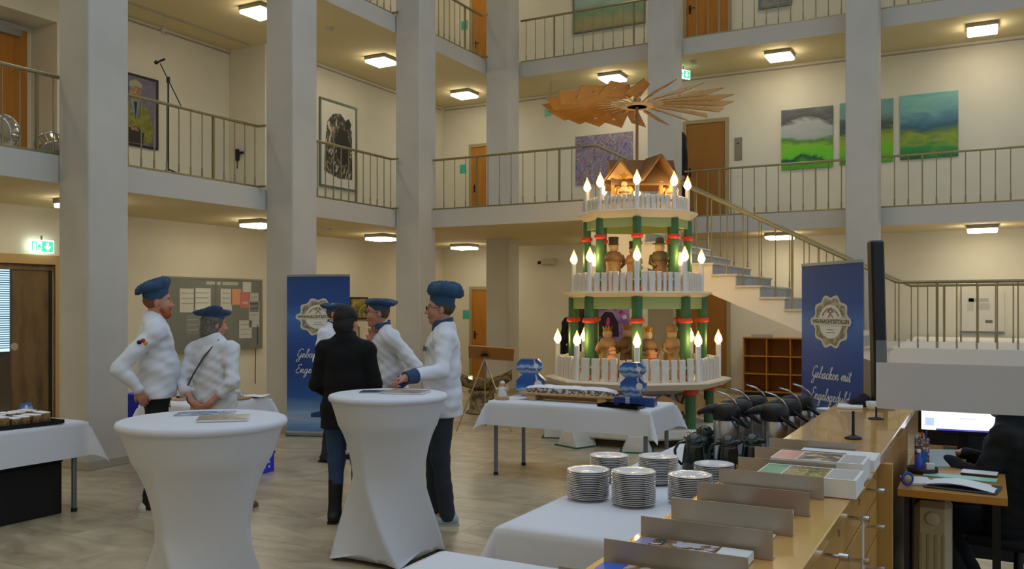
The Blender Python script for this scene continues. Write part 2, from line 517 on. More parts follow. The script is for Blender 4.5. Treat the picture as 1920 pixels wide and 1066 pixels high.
# ------------------------------------------------------------------ the wooden Christmas pyramid
M_PWHITE = mat('white_painted_wood', 'd9d3c8', .55, noise=(8, 'cdc5b6', .4, .7))
M_PGREEN = mat('green_painted_wood', '3a663a', .5, noise=(5, '345c35', .4, .7))
M_POLIVE = mat('pale_green_frieze', '93a468', .55)
M_PRED = mat('red_painted_ring', 'd2391c', .45)
M_PCREAM = mat('cream_platform', 'd8cbb4', .55)
M_BEECH = mat('turned_beech', 'c9a06a', .5, noise=(6, 'b98d58', .35, .7), stretch=(1, 1, .3))
M_BEECHD = mat('stained_beech', '9a7448', .5, noise=(6, '835f38', .35, .7), stretch=(1, 1, .3))
M_BLADE = mat('pyramid_blade_plywood', 'a87834', .5, noise=(7, '966828', .35, .7))
M_ROOF = mat('brown_shingle_roof', '80623f', .6)
M_FLAME = mat('glowing_filament', 'fff0c0', .5, emit=(1.0, .66, .24), estr=110.0)
M_BULB = mat('clear_flame_bulb', 'fff2d0', .05, alpha=.22, emit=(1.0, .62, .2), estr=.9)
M_CANDLE = mat('white_candle_tube', 'dcd9d4', .4)
M_GOLD = mat('gilt_crown', 'c08a2c', .35, .6)
PC = (-3.94, 10.70); PR = R(-69.8)
pyr = thing('christmas_pyramid', 'tall wooden christmas pyramid of three octagonal tiers with candles and winged wheel', 'christmas pyramid', (*PC, 0), PR)
A8 = [k*math.pi/4 for k in range(8)]
def pol(r, a, z=0): return (r*math.cos(a), r*math.sin(a), z)
# base: plinth, feet, posts
MB().lathe([(.98, .10), (1.0, .12), (1.0, .20), (.96, .22)], n=8, smooth=False).build('plinth_frame', M_PWHITE, pyr)
foot = MB()
foot.prism([(-.17, 0), (.17, 0), (.10, .17), (-.10, .17)], -.16, .16, Matrix(((0,0,1,0),(1,0,0,0),(0,1,0,.012),(0,0,0,1))))
foot_me = foot.mesh('foot', M_PWHITE)
pad_me = MB().box(-.19, .19, -.2, .2, 0, .012).mesh('foot_pad', mat('green_felt', '24584a', .8))
for a in A8:
    f = link('foot', foot_me, pyr, pol(1.02, a), a); link('foot_pad', pad_me, f)
core = MB().lathe([(.62, .18), (.62, .70)], n=8, smooth=False); core.build('base_core', M_PWHITE, pyr)
lat = MB().box(-.006, .006, -.2, .2, 0, .03).box(-.006, .006, -.2, .2, .32, .35)
for s in (-1, 1):
    lat.tube([(0, -.17*s, .02), (0, .17*s, .33)], .014, 4)
lat_me = lat.mesh('lattice_panel', M_BEECHD)
for a in A8:
    link('lattice_panel', lat_me, pyr, pol(.62*math.cos(math.pi/8)+.012, a+math.pi/8, .26), a+math.pi/8)['kind'] = 'stuff'
gr = MB().prism([(-.36, 0), (.36, 0), (.36, .03), (0, .2), (-.36, .03)], -.012, .012, Matrix(((0,0,1,0),(1,0,0,0),(0,1,0,0),(0,0,0,1))))
gr_me = gr.mesh('gable_board', M_BEECH)
for a in A8:
    link('gable_board', gr_me, pyr, pol(.80, a+math.pi/8, .43), a+math.pi/8)
bp = MB().cyl((0,0,.2), (0,0,.62), .062, n=14).mesh('base_post', M_PGREEN)
br = MB().lathe([(.07, 0), (.082, .012), (.082, .07), (.07, .08)], n=16).mesh('ring', M_PRED)
for a in A8:
    p = link('base_post', bp, pyr, pol(.90, a)); link('ring', br, p, (0, 0, .62))

def tier(zp, rp, th, rc, hc, rb, pil, ring_z, fr, top, fence_h):
    """platform, candles, fence, pillars up to `top`"""
    MB().lathe([(rp-.10, zp-th), (rp-.03, zp-th*.45), (rp, zp-.018), (rp-.01, zp)], n=8, smooth=False).build('platform', M_PCREAM, pyr)
    cm = MB().cyl((0,0,0), (0,0,hc), rb, n=14).mesh('candle', M_CANDLE)
    k = 1.0
    bm = MB().lathe([(.016, 0), (.044, .035), (.050, .06), (.038, .10), (.018, .15), (.003, .19)], n=14).mesh('bulb', M_BULB)
    fm = MB().lathe([(.004, .018), (.022, .038), (.024, .058), (.013, .095), (.003, .13)], n=10).mesh('filament', M_FLAME)
    for a in A8:
        c = link('candle', cm, pyr, pol(rc, a, zp)); link('bulb', bm, c, (0, 0, hc)); link('filament', fm, c, (0, 0, hc))
    # pickets
    side = 2*rc*math.sin(math.pi/8); n = 7
    rnd = random.Random(int(zp*100))
    for a in A8:
        am = a+math.pi/8; ri = rc*math.cos(math.pi/8)
        g0 = rb+.03; free = side-2*g0
        ws = [rnd.choice((.6, .8, 1.0, 1.15)) for _ in range(n-1)]
        gap = .032*side/.78
        sc = (free-gap*(n-2))/sum(ws); t = -side/2+g0
        MB().box(-.03, -.018, -side/2, side/2, fence_h*.55, fence_h*.55+.03).build('fence_rail', M_PWHITE, pyr, pol(ri, am, zp), am)
        for w in ws:
            h = fence_h*rnd.uniform(.95, 1.03); ww = w*sc
            MB().box(-.016, .016, 0, ww, 0, h, .003).build('picket', M_PWHITE, pyr, (ri*math.cos(am)-t*math.sin(am), ri*math.sin(am)+t*math.cos(am), zp), am)
            t += ww+gap
    if pil:
        r, w = pil
        pm = MB().cyl((0,0,0), (0,0,top-zp), w, n=16).mesh('pillar', M_PGREEN)
        rm = MB().lathe([(w*1.0, -.03), (w*1.32, -.024), (w*1.42, 0), (w*1.32, .024), (w*1.0, .03)], n=18).mesh('ring', M_PRED)
        bm2 = MB().lathe([(w*1.0, 0), (w*1.2, .01), (w*1.2, .05), (w*1.0, .06)], n=18).mesh('foot_ring', M_PRED)
        for a in A8:
            p = link('pillar', pm, pyr, pol(r, a, zp)); link('ring', rm, p, (0, 0, ring_z-zp)); link('foot_ring', bm2, p)
        sd = 2*r*math.sin(math.pi/8); ri = r*math.cos(math.pi/8)
        for a in A8:
            am = a+math.pi/8
            MB().box(-.02, .02, -sd/2+w*.6, sd/2-w*.6, fr[0], fr[1]).build('frieze', M_POLIVE, pyr, pol(ri, am), am)
tier(.79, 1.185, .09, 1.02, .42, .034, (.815, .064), 1.515, (1.655, 1.80), 1.80, .275)
tier(1.87, .95, .07, .81, .36, .031, (.64, .052), 2.546, (2.66, 2.77), 2.77, .235)
tier(2.87, .77, .10, .637, .29, .028, None, 0, None, 0, .185)
MB().cyl((0,0,.75), (0,0,2.8), .05, n=14).build('centre_post', M_BEECHD, pyr)
MB().cyl((0,0,2.8), (0,0,4.33), .019, n=12).build('shaft', M_BEECHD, pyr)
# stable on the top tier: two crossing gable roofs on posts
hs = Euler((0, 0, R(20))).to_matrix().to_4x4() @ Matrix.Translation((0.02, 0, 0))
def gable(mb, x0, x1, w, ze, za, t=.022):
    for s in (-1, 1):
        v = [(x0, s*w, ze), (x1, s*w, ze), (x1, 0, za), (x0, 0, za)]
        vs = v + [(a, b, c-t) for a, b, c in v]
        f = [(0,1,2,3),(7,6,5,4),(0,4,5,1),(1,5,6,2),(2,6,7,3),(3,7,4,0)]
        mb.add(vs, f if s < 0 else [q[::-1] for q in f], False)
mb = MB(); gable(mb, -.42, .42, .30, 3.22, 3.56); mb.build('stable_roof', M_ROOF, pyr, (0, .05, 0), R(100))
mb = MB(); gable(mb, -.02, .40, .26, 3.25, 3.58); mb.build('stable_gable_roof', M_ROOF, pyr, (.0, .12, 0), R(28))
mb = MB(); gable(mb, -.02, .36, .20, 3.27, 3.53); mb.build('stable_gable_roof', M_ROOF, pyr, (.0, -.14, 0), R(-12))
gb = MB().prism([(-.17, 3.28), (.17, 3.28), (0, 3.50)], -.008, .008, Matrix(((0,0,1,0),(1,0,0,0),(0,1,0,0),(0,0,0,1))))
gb.build('stable_gable_wall', M_BEECH, pyr, (.31, -.205, 0), R(-12))
for sx, sy in ((-1, -1), (-1, 1), (1, -1), (1, 1)):
    MB().box(-.022, .022, -.022, .022, 2.87, 3.25).build('stable_post', M_BEECH, pyr, (.22*sx, .3*sy, 0))
# winged wheel
hub = MB(); 
hub.lathe([(.125, -.012), (.205, -.012), (.205, .012), (.125, .012), (.125, -.012)], n=32, smooth=False)
hub.build('wheel_rim', mat('pale_turned_wood', 'd9b98a', .5), pyr, (0, 0, 4.252))
MB().cyl((0,0,-.03), (0,0,.07), .05, n=16).box(-.14, .14, -.012, .012, -.01, .01).box(-.012, .012, -.14, .14, -.01, .01).build('wheel_hub', M_BEECHD, pyr, (0, 0, 4.28))
NB = 20
def blade_mesh():
    mb = MB(); T = .004
    def plate(outline, c, rs):
        # outline: 10 points in order, star hole with 10 points
        st = []
        c0 = Vector((c[0], c[1]))
        for x, y in outline:
            st.append(math.atan2(y-c[1], x-c[0]))
        vs = []
        for k, (x, y) in enumerate(outline):
            a = st[k]; r = rs if k % 2 == 0 else rs*.45
            vs += [(x, y, -T), (x, y, T), (c[0]+r*math.cos(a), c[1]+r*math.sin(a), -T), (c[0]+r*math.cos(a), c[1]+r*math.sin(a), T)]
        n = len(outline); fs = []
        for k in range(n):
            a = 4*k; b = 4*((k+1) % n)
            fs += [(a, a+2, b+2, b), (a+1, b+1, b+3, a+3), (a, b, b+1, a+1), (a+2, a+3, b+3, b+2)]
        mb.add(vs, fs)
    def ol(q):
        out = []
        for i in range(4):
            p0 = q[i]; p1 = q[(i+1) % 4]; m = (3, 2, 3, 2)[i]
            for j in range(m): out.append((p0[0]+(p1[0]-p0[0])*j/m, p0[1]+(p1[1]-p0[1])*j/m))
        return out
    w0, w1, w2 = .03, .13, .20
    plate(ol([(.34, -w0), (.76, -w1), (.76, w1), (.34, w0)]), (.62, 0), .032)
    plate(ol([(.76, -w1), (1.05, -w2), (1.22, .02), (.76, w1)]), (.93, -.02), .042)
    return mb.mesh('blade', M_BLADE)
bl_me = blade_mesh()
arm_me = MB().box(.17, .52, -.010, .010, -.016, -.004).mesh('blade_arm', M_BEECH)
for i in range(NB):
    a = 2*math.pi*i/NB + .05
    arm = link('blade_arm', arm_me, pyr, (0, 0, 4.28), a)
    Mx = Euler((R(28), 0, 0))
    link('blade', bl_me, arm, (0, 0, .004), 0, Mx)

# ------------------------------------------------------------------ carved figures on the tiers
def pyr_pt(r, a, z):
    an = PR + R(a)
    return (PC[0]+r*math.cos(an), PC[1]+r*math.sin(an), z)
def figure(label, loc, h, rz, crown=False, hat=None, m=None, arms=True, coat=None, carry=None, wings=False, star=False):
    t = thing('wooden_figure', label, 'figurine', loc, rz, 'carved figures on the pyramid')
    m = m or M_BEECH
    s = h
    MB().lathe([(.17*s, 0), (.18*s, .02*s), (.165*s, .2*s), (.13*s, .45*s), (.15*s, .60*s), (.155*s, .66*s), (.12*s, .72*s), (.055*s, .745*s)], n=18).build('robe', m, t)
    MB().lathe([(.05*s, .735*s), (.085*s, .77*s), (.095*s, .82*s), (.085*s, .87*s), (.04*s, .905*s), (.004, .91*s)], n=16).build('head', mat('pale_turned_wood', 'd9b98a', .5), t)
    MB().lathe([(.185*s, .56*s), (.175*s, .64*s), (.125*s, .725*s), (.06*s, .75*s)], n=18).build('cape', coat or m, t)
    for sd in (-1, 1):
        MB().tube([(0.0, sd*.15*s, .66*s), (.06*s, sd*.19*s, .52*s), (.15*s, sd*.11*s, .46*s)], [.045*s, .04*s, .032*s], 8).build('arm', coat or m, t)
    if crown:
        c = MB()
        pr = []
        n = 10
        vs = []
        for i in range(n*2):
            a = math.pi*i/n; zz = .99*s if i % 2 == 0 else .93*s; rr = .105*s if i % 2 == 0 else .09*s
            vs += [(.078*s*math.cos(a), .078*s*math.sin(a), .865*s), (rr*math.cos(a), rr*math.sin(a), zz)]
        k = len(vs)
        fs = [(2*i, (2*i+2) % k, (2*i+3) % k, 2*i+1) for i in range(n*2)]
        c.add(vs, fs); c.build('crown', M_GOLD, t)
    if hat == 'tall':
        MB().lathe([(.10*s, .86*s), (.095*s, .88*s), (.085*s, .9*s), (.095*s, 1.0*s), (.09*s, 1.01*s)], n=14).build('shako', mat('dark_turned_wood', '54432b', .5), t)
    if hat == 'brim':
        MB().lathe([(.15*s, .875*s), (.15*s, .885*s), (.085*s, .90*s), (.08*s, .97*s), (.05*s, 1.0*s), (.005, 1.005*s)], n=16).build('brimmed_hat', mat('moss_felt_wood', '5a5a34', .6), t)
    if hat == 'turban':
        MB().lathe([(.10*s, .86*s), (.115*s, .90*s), (.10*s, .95*s), (.06*s, .99*s), (.005, 1.0*s)], n=16).build('turban', m, t)
    if carry == 'box':
        MB().box(.12*s, .24*s, -.06*s, .06*s, .40*s, .52*s, .005).build('gift_box', mat('rosy_wood', 'c98a60', .5), t)
    if carry == 'board':
        MB().box(.05*s, .10*s, .10*s, .26*s, .30*s, .86*s, .004).build('board', mat('rosy_wood', 'c98a60', .5), t)
    if wings:
        for sd in (-1, 1):
            MB().ell((-.10*s, sd*.17*s, .62*s), .03*s, .13*s, .17*s, 12, 8).build('wing', M_GOLD, t)
    if star:
        pts = []
        for i in range(10):
            a = math.pi*i/5+math.pi/2; r = (.16 if i % 2 == 0 else .07)*s
            pts.append((r*math.cos(a), r*math.sin(a)))
        MB().prism(pts, -.01, .01, Matrix(((0,0,1,.12*s),(1,0,0,0),(0,1,0,1.06*s),(0,0,0,1)))).build('star', M_GOLD, t)
    return t
zc = .795
figure('carved wooden king with gold crown on the lowest tier, turned away', pyr_pt(.42, -62, zc), .66, PR+R(200), True, m=M_BEECH)
figure('carved wooden king in orange-brown robe near the middle of the lowest tier', pyr_pt(.28, -25, zc), .68, PR+R(-60), True, m=M_BEECHD)
figure('small kneeling rosy wooden figure beside the king in orange-brown robe', pyr_pt(.60, -30, zc), .40, PR+R(60), hat='turban', m=mat('rosy_wood', 'c98a60', .5))
figure('dark-robed carved king holding a gift on the lowest tier', pyr_pt(.52, 14, zc), .66, PR+R(30), True, carry='box', m=M_BEECH, coat=M_BEECHD)
figure('broad carved shepherd with turban beside the gift-bearing king', pyr_pt(.53, 54, zc), .67, PR+R(30), hat='turban', m=M_BEECH)
zc = 1.875
figure('carved miner with tall dark shako on the middle tier', pyr_pt(.36, -55, zc), .68, PR+R(170), hat='tall', m=M_BEECH, coat=M_BEECHD)
figure('carved man in green coat with brimmed hat on the middle tier', pyr_pt(.40, 45, zc), .67, PR+R(10), hat='brim', m=M_BEECHD, coat=mat('moss_coat', '6a5c36', .6))
figure('carved rosy wooden figure carrying a board on the middle tier', pyr_pt(.30, -8, zc), .62, PR+R(100), hat='tall', m=mat('rosy_wood', 'c98a60', .5), carry='board')
zc = 2.875
figure('carved angel with gold star above its head on the top tier', pyr_pt(.42, -22, zc), .40, PR, wings=True, star=True, m=mat('pale_turned_wood', 'd9b98a', .5))
figure('carved angel with gold crown and wings on the top tier', pyr_pt(.47, 64, zc), .40, PR+R(20), True, wings=True, m=mat('pale_turned_wood', 'd9b98a', .5))
figure('small carved lamb-like child figure on the top tier edge', pyr_pt(.48, -66, zc), .26, PR-R(50), m=mat('pale_turned_wood', 'd9b98a', .5))
# ------------------------------------------------------------------ tables and what stands on them
M_CLOTH = mat('white_table_linen', 'd9dade', .8, bump=(3.0, .06))
M_STRETCH = mat('white_stretch_fabric', 'd2d4da', .75)
M_LEG = mat('grey_steel_leg', '7d848a', .4, .7)
M_TOP = mat('table_board', 'c9c2b2', .6)
M_BLACK = mat('black_plastic', '0c0c0d', .45)

def bar_table(label, loc, rad, h, rz):
    t = thing('bar_table', label, 'bar table', loc, rz, 'round bar tables')
    n, m = 96, 36
    def sec(z, a):
        k = z/h
        # profile: rim, narrow waist, four spread feet
        if k > .5: s = (k-.5)/.5; rr = .285 + (rad-.285)*(s**1.7)
        else: s = (.5-k)/.5; rr = .285 + (.40-.285)*(s**1.5)
        q = max(0.0, 1-k*1.25)**0.55                         # how square the section is
        c = 1/max(abs(math.cos(a)), abs(math.sin(a)))       # square with vertices on the diagonals
        sq = c/1.414
        ad = abs(((a-math.pi/4+math.pi/4) % (math.pi/2))-math.pi/4)
        rnd = 1.0
        w = (1-q)*1.0 + q*min(sq, .99)
        return rr*w
    mb = MB(); vs = []
    for j in range(m):
        k = j/(m-1); z = h*k*.985
        for i in range(n):
            a = 2*math.pi*i/n
            r = sec(z, a)
            zz = z
            if j == 0:
                ad = abs((a % (math.pi/2))-math.pi/4)       # 0 at a foot
                zz = .012 + .055*math.sin(min(1, ad/(math.pi/4))*math.pi/2)**1.2
            tw = -.75*min(1, k/.5)
            vs.append((r*math.cos(a+tw), r*math.sin(a+tw), zz))
    fs = [(j*n+i, j*n+(i+1) % n, (j+1)*n+(i+1) % n, (j+1)*n+i) for j in range(m-1) for i in range(n)]
    mb.add(vs, fs, True)
    mb.build('stretch_cover', M_STRETCH, t)
    MB().lathe([(rad-.02, h-.045), (rad-.002, h-.04), (rad+.004, h-.022), (rad-.004, h-.005), (rad-.02, h), (.001, h+.001)], n=56).build('top_cover', M_STRETCH, t)
    for k in range(4):
        a = math.pi/4 + k*math.pi/2
        MB().lathe([(.02, 0), (.02, .02), (.012, .035)], n=10).build('foot', M_LEG, t, (.355*math.cos(a), .355*math.sin(a), 0))
    return t
bar_table('round bar table under white stretch cover in front of the two chefs at the column', (-3.602, 3.285, 0), .425, 1.11, R(3))
bar_table('round bar table under white stretch cover that the bespectacled chef leans on', (-3.587, 4.883, 0), .40, 1.10, R(1))

def cloth_mesh(lx, ly, h, drop, seed=0):
    rnd = random.Random(seed); ph = [rnd.uniform(0, 6.3) for _ in range(6)]
    nx = max(24, int((lx+2*drop)/.03)); ny = max(20, int((ly+2*drop)/.03))
    hx, hy = lx/2, ly/2
    def f(u, v):
        X = (u-.5)*(lx+2*drop); Y = (v-.5)*(ly+2*drop)
        dx = max(0, abs(X)-hx); dy = max(0, abs(Y)-hy); sx = math.copysign(1, X); sy = math.copysign(1, Y)
        px = max(-hx, min(hx, X)); py = max(-hy, min(hy, Y))
        if dx == 0 and dy == 0: return (px, py, h)
        if dy == 0:
            return (px+sx*(.006+.03*dx+.005*(dx/drop)*math.sin(7*Y+ph[0])), py, h-dx)
        if dx == 0:
            return (px, py+sy*(.006+.03*dy+.005*(dy/drop)*math.sin(6*X+ph[1])), h-dy)
        r = math.hypot(dx, dy); th = math.atan2(dy, dx); fl = .42*r*math.sin(2*th)**1.5+.01
        return (px+sx*(fl*math.cos(th)+.006), py+sy*(fl*math.sin(th)+.006), h-r*(1-.12*math.sin(2*th)))
    return MB().grid(f, nx, ny)
def table(label, cloth_label, cx, cy, lx, ly, rz=0, h=.745, drop=.26, legs=.06, seed=1):
    t = thing('folding_table', label, 'table', (cx, cy, 0), rz, 'tables with white cloths')
    MB().box(-lx/2+.05, lx/2-.05, -ly/2+.05, ly/2-.05, h-.03, h-.004, .003).build('tabletop', M_TOP, t)
    lm = MB().cyl((0,0,.012), (0,0,h-.03), .021, n=12).mesh('leg', M_LEG)
    fm = MB().cyl((0,0,0), (0,0,.03), .024, n=12).mesh('leg_cap', M_BLACK)
    for sx in (-1, 1):
        for sy in (-1, 1):
            l = link('leg', lm, t, (sx*(lx/2-legs), sy*(ly/2-legs), 0)); link('leg_cap', fm, l)
    c = tag(cloth_mesh(lx, ly, h, drop, seed).build('tablecloth', M_CLOTH, None, (cx, cy, .002), rz), cloth_label, 'tablecloth', 'white tablecloths')
    return t
table('table carrying the long sugared stollen', 'white cloth on the table with the long sugared stollen', -3.545, 8.01, 1.70, .72, drop=.24, seed=2)
table('table with the sliced cake at the hall edge', 'white cloth hanging over the black box on the cake table', -6.98, 3.72, .82, 2.05, drop=.29, seed=3)
table('table behind the grey-haired woman', 'white cloth on the table of wrapped stollen behind the woman', -6.98, 6.42, .72, 1.0, drop=.27, seed=4)
table('table with plate stacks and coffee pots', 'white cloth under the plate stacks and coffee pots', -1.445, 5.30, .85, 3.9, drop=.35, seed=5)
table('table at the bottom edge of the picture', 'white cloth of the bare table at the bottom edge', -1.455, 1.9, .83, 2.0, drop=.35, seed=6)

# ---- magazines on the bar tables
def print_mat(name, cols, scale, seed):
    m = bpy.data.materials.new(name); m.use_nodes = True; nt = m.node_tree; b = nt.nodes['Principled BSDF']
    tc = nt.nodes.new('ShaderNodeTexCoord'); mp = nt.nodes.new('ShaderNodeMapping'); mp.inputs['Location'].default_value = (seed*3.1, seed*1.7, 0)
    n = nt.nodes.new('ShaderNodeTexNoise'); n.inputs['Scale'].default_value = scale; n.inputs['Detail'].default_value = 3; n.inputs['Distortion'].default_value = 1.0
    r = nt.nodes.new('ShaderNodeValToRGB'); r.color_ramp.interpolation = 'CONSTANT'; e = r.color_ramp.elements
    k = len(cols)
    e[0].color = (*lin(cols[0]), 1); e[0].position = 0; e[1].color = (*lin(cols[1]), 1); e[1].position = .38
    for i in range(2, k):
        q = e.new(.38+.26*(i-1)/(k-1)); q.color = (*lin(cols[i]), 1)
    nt.links.new(tc.outputs['Object'], mp.inputs[0]); nt.links.new(mp.outputs[0], n.inputs['Vector']); nt.links.new(n.outputs[0], r.inputs[0]); nt.links.new(r.outputs[0], b.inputs['Base Color'])
    b.inputs['Roughness'].default_value = .28
    return m
M_PAPER = mat('white_paper', 'dadad8', .6)
def magazine(label, loc, rz, w, d, th, cover, group=None, patches=(), name='magazine', pages=M_PAPER):
    t = thing(name, label, 'magazine', loc, rz, group)
    MB().box(-w/2, w/2, -d/2, d/2, 0, th, min(.002, th*.3)).build('pages', pages, t)
    MB().box(-w/2, w/2, -d/2, d/2, th, th+.0006).build('cover', cover, t)
    for (x0, x1, y0, y1, m) in patches:
        MB().box(x0, x1, y0, y1, th+.0006, th+.0012).build('printed_panel', m, t)
    return t
M_BLUEPRINT = print_mat('blue_brochure_print', ['27508c', '8fa9c4', '355f9c', 'b8c4cf'], 9, 1)
M_TANPRINT = print_mat('tan_brochure_print', ['a8967a', '8d8a80', 'b79e78', '70706c'], 9, 2)
CA = R(28.3)
tz = 1.1125
magazine('open blue brochure lying on the nearer bar table', (-3.73, 3.42, tz), CA+R(8), .30, .16, .004, M_BLUEPRINT)
magazine('tan magazine with silver rim lying on the nearer bar table', (-3.46, 3.29, tz), CA+R(14), .25, .20, .012, M_TANPRINT)
magazine('dark blue brochure lying on the farther bar table', (-3.70, 4.92, 1.1025), CA, .24, .17, .004, mat('navy_brochure', '1d3a63', .3))
magazine('tan magazine beside the leaning chef hand on the farther bar table', (-3.50, 4.96, 1.1025), CA-R(12), .30, .21, .010, M_TANPRINT)

# ---- long stollen on its board
M_BOARD = mat('light_pine', 'c39b6c', .55, noise=(4, 'b58a5a', .35, .7), stretch=(.5, 6, 6))
bt = thing('serving_board', 'long pine serving board on two feet under the sugared stollen', 'serving board', (-3.62, 7.95, .749), R(-2))
MB().box(-.54, .54, -.11, .11, .055, .078, .006).build('plank', M_BOARD, bt)
for x in (-.40, .38):
    MB().box(x-.05, x+.05, -.1, .1, 0, .055, .004).build('board_foot', M_BOARD, bt)
MB().box(-.38, .36, .02, .045, 0.005, .04).build('rail', M_BOARD, bt)
def loaf(name, label, loc, rz, L, W, H, top, side, cat='stollen', group=None, seed=1):
    t = thing(name, label, cat, loc, rz, group)
    rnd = random.Random(seed); P = [rnd.uniform(0, 6.3) for _ in range(4)]
    def f(u, v, k=1.0, z0=0.0):
        x = (u-.5)*L; e = (1-abs(2*u-1)**6)**.5 if abs(2*u-1) < 1 else 0
        a = math.pi*v
        y = -W/2*math.cos(a)*(.35+.65*e); z = z0 + H*(math.sin(a)**.6)*(.25+.75*e)
        w = 1+.03*math.sin(23*x+P[0])+.03*math.sin(41*x+7*a+P[1])
        return (x*k, y*w*k, max(z0, z*w))
    MB().grid(lambda u, v: f(u, v), 60, 14).build('crust', side, t)
    MB().grid(lambda u, v: tuple(q*s for q, s in zip(f(u, .16+.68*v), (1.002, 1.02, 1.0)))[:2] + (f(u, .16+.68*v)[2]+.004,), 60, 12).build('sugar_coat', top, t)
    return t
M_SUGAR = mat('icing_sugar', 'e6e6ea', .9, bump=(60, .3))
M_CRUST = mat('dusted_brown_crust', '6b5038', .8, noise=(38, 'c9c2b8', .45, .6), bump=(40, .5))
loaf('stollen', 'very long stollen thick with icing sugar on the pine board', (-3.62, 7.95, .827), R(-2), 1.0, .19, .072, M_SUGAR, M_CRUST)

# ---- octagonal blue gift tins
M_TINBLUE = None
def tin_mat():
    m = bpy.data.materials.new('blue_winter_print'); m.use_nodes = True; nt = m.node_tree; b = nt.nodes['Principled BSDF']
    tc = nt.nodes.new('ShaderNodeTexCoord'); sp = nt.nodes.new('ShaderNodeSeparateXYZ'); n = nt.nodes.new('ShaderNodeTexNoise'); n.inputs['Scale'].default_value = 14
    ad = nt.nodes.new('ShaderNodeMath'); ad.operation = 'MULTIPLY_ADD'; ad.inputs[1].default_value = .06
    r = nt.nodes.new('ShaderNodeValToRGB'); e = r.color_ramp.elements
    mr = nt.nodes.new('ShaderNodeMapRange'); mr.inputs['From Min'].default_value = 0.02; mr.inputs['From Max'].default_value = .22
    nt.links.new(tc.outputs['Object'], sp.inputs[0]); nt.links.new(tc.outputs['Object'], n.inputs['Vector'])
    nt.links.new(n.outputs[0], ad.inputs[0]); nt.links.new(sp.outputs[2], ad.inputs[2]); nt.links.new(ad.outputs[0], mr.inputs[0]); nt.links.new(mr.outputs[0], r.inputs[0])
    e[0].position = 0; e[0].color = (*lin('2a4f86'), 1); e[1].position = 1; e[1].color = (*lin('24589c'), 1)
    for p, c in ((.18, '8fa5c4'), (.30, '1f3f74'), (.42, '9fb6d2'), (.52, '2f6bb0'), (.75, '1c4c92')):
        q = e.new(p); q.color = (*lin(c), 1)
    nt.links.new(r.outputs[0], b.inputs['Base Color']); b.inputs['Roughness'].default_value = .35
    return m
M_TIN = tin_mat()
M_BADGE = mat('pale_badge_print', 'c9c3b2', .4, noise=(60, '8f8c7c', .4, .6))
def tin(label, loc, rz, w, h, d):
    t = thing('gift_box', label, 'gift box', loc, rz, 'octagonal blue gift boxes')
    c = h*.30
    poly = [(-w/2+c, 0), (w/2-c, 0), (w/2, c), (w/2, h-c), (w/2-c, h), (-w/2+c, h), (-w/2, h-c), (-w/2, c)]
    MB().prism(poly, -d/2, d/2, Matrix(((1,0,0,0),(0,0,-1,0),(0,1,0,0),(0,0,0,1)))).build('carton', M_TIN, t)
    st = MB().prism([(w*.16, h*.98), (w*.22, h*.99), (w*.36, .12*h), (w*.29, .10*h)], 0, .0015, Matrix(((1,0,0,0),(0,0,-1,-d/2),(0,1,0,0),(0,0,0,1))))
    st.build('ribbon_print', M_BADGE, t)
    b = []
    for i in range(24):
        a = 2*math.pi*i/24; r = h*.17*(1+.10*math.cos(8*a)); b.append((w*.27+r*math.cos(a), h*.55+r*math.sin(a)))
    MB().prism(b, .0015, .003, Matrix(((1,0,0,0),(0,0,-1,-d/2),(0,1,0,0),(0,0,0,1)))).build('badge', mat('badge_white', 'dcd8cc', .4), t)
    return t
F = R(28.3-16)
zt = .749
tin('lower blue gift box of the stack behind the angel figurine', (-4.22, 8.26, zt), F+R(10), .30, .235, .15)
tin('upper blue gift box of the stack behind the angel figurine', (-4.24, 8.27, zt+.236), F+R(10), .265, .15, .15)
fb = thing('flat_gift_box', 'flat blue gift box with pale ribbon lying under two blue boxes', 'gift box', (-2.93, 7.92, zt), F-R(2))
MB().box(-.19, .19, -.10, .10, 0, .085, .003).build('carton', mat('deep_blue_carton', '1d3f80', .35), fb)
MB().box(-.08, -.04, -.102, .102, -.0, .0865).build('ribbon', mat('silver_ribbon', 'aab4c4', .4), fb)
tin('lower blue gift box standing on the flat box beside the stollen', (-2.95, 7.92, zt+.088), F, .235, .185, .14)
tin('upper blue gift box standing on the flat box beside the stollen', (-2.96, 7.925, zt+.088+.186), F, .235, .135, .14)
tr = MB().box(-.21, .21, -.07, .07, 0, .006).box(-.215, -.205, -.075, .075, 0, .028).box(.205, .215, -.075, .075, 0, .028).box(-.21, .21, -.078, -.068, 0, .03).box(-.21, .21, .068, .078, 0, .03)
tag(tr.build('serving_tray', mat('glossy_black', '0b0b0e', .15), None, (-3.0, 7.72, zt), R(-8)), 'shallow glossy black tray at the table edge beside the blue boxes', 'tray')
# angel figurine on a wooden block
an = thing('angel_figurine', 'small white angel figurine on wooden block by the blue box stack', 'figurine', (-4.30, 7.78, zt), R(-90))
MB().box(-.05, .05, -.055, .055, 0, .022, .003).build('base', M_BOARD, an)
MB().lathe([(.045, .022), (.048, .04), (.04, .09), (.024, .125), (.014, .135)], n=16).build('robe', mat('figurine_white', 'd8d4cc', .5), an)
MB().ell((0, 0, .152), .022).build('head', mat('figurine_face', 'c99a78', .5), an)
MB().lathe([(.023, .158), (.026, .168), (.02, .185), (.006, .19)], n=14).build('cap', mat('figurine_white', 'd8d4cc', .5), an)
for s in (-1, 1):
    MB().tube([(0, s*.025, .118), (.02, s*.05, .105), (.03, s*.06, .12)], .010, 7).build('arm', mat('figurine_white', 'd8d4cc', .5), an)
    MB().ell((-.025, s*.035, .11), .008, .028, .04, 10, 8).build('wing', mat('figurine_face', 'c99a78', .5), an)

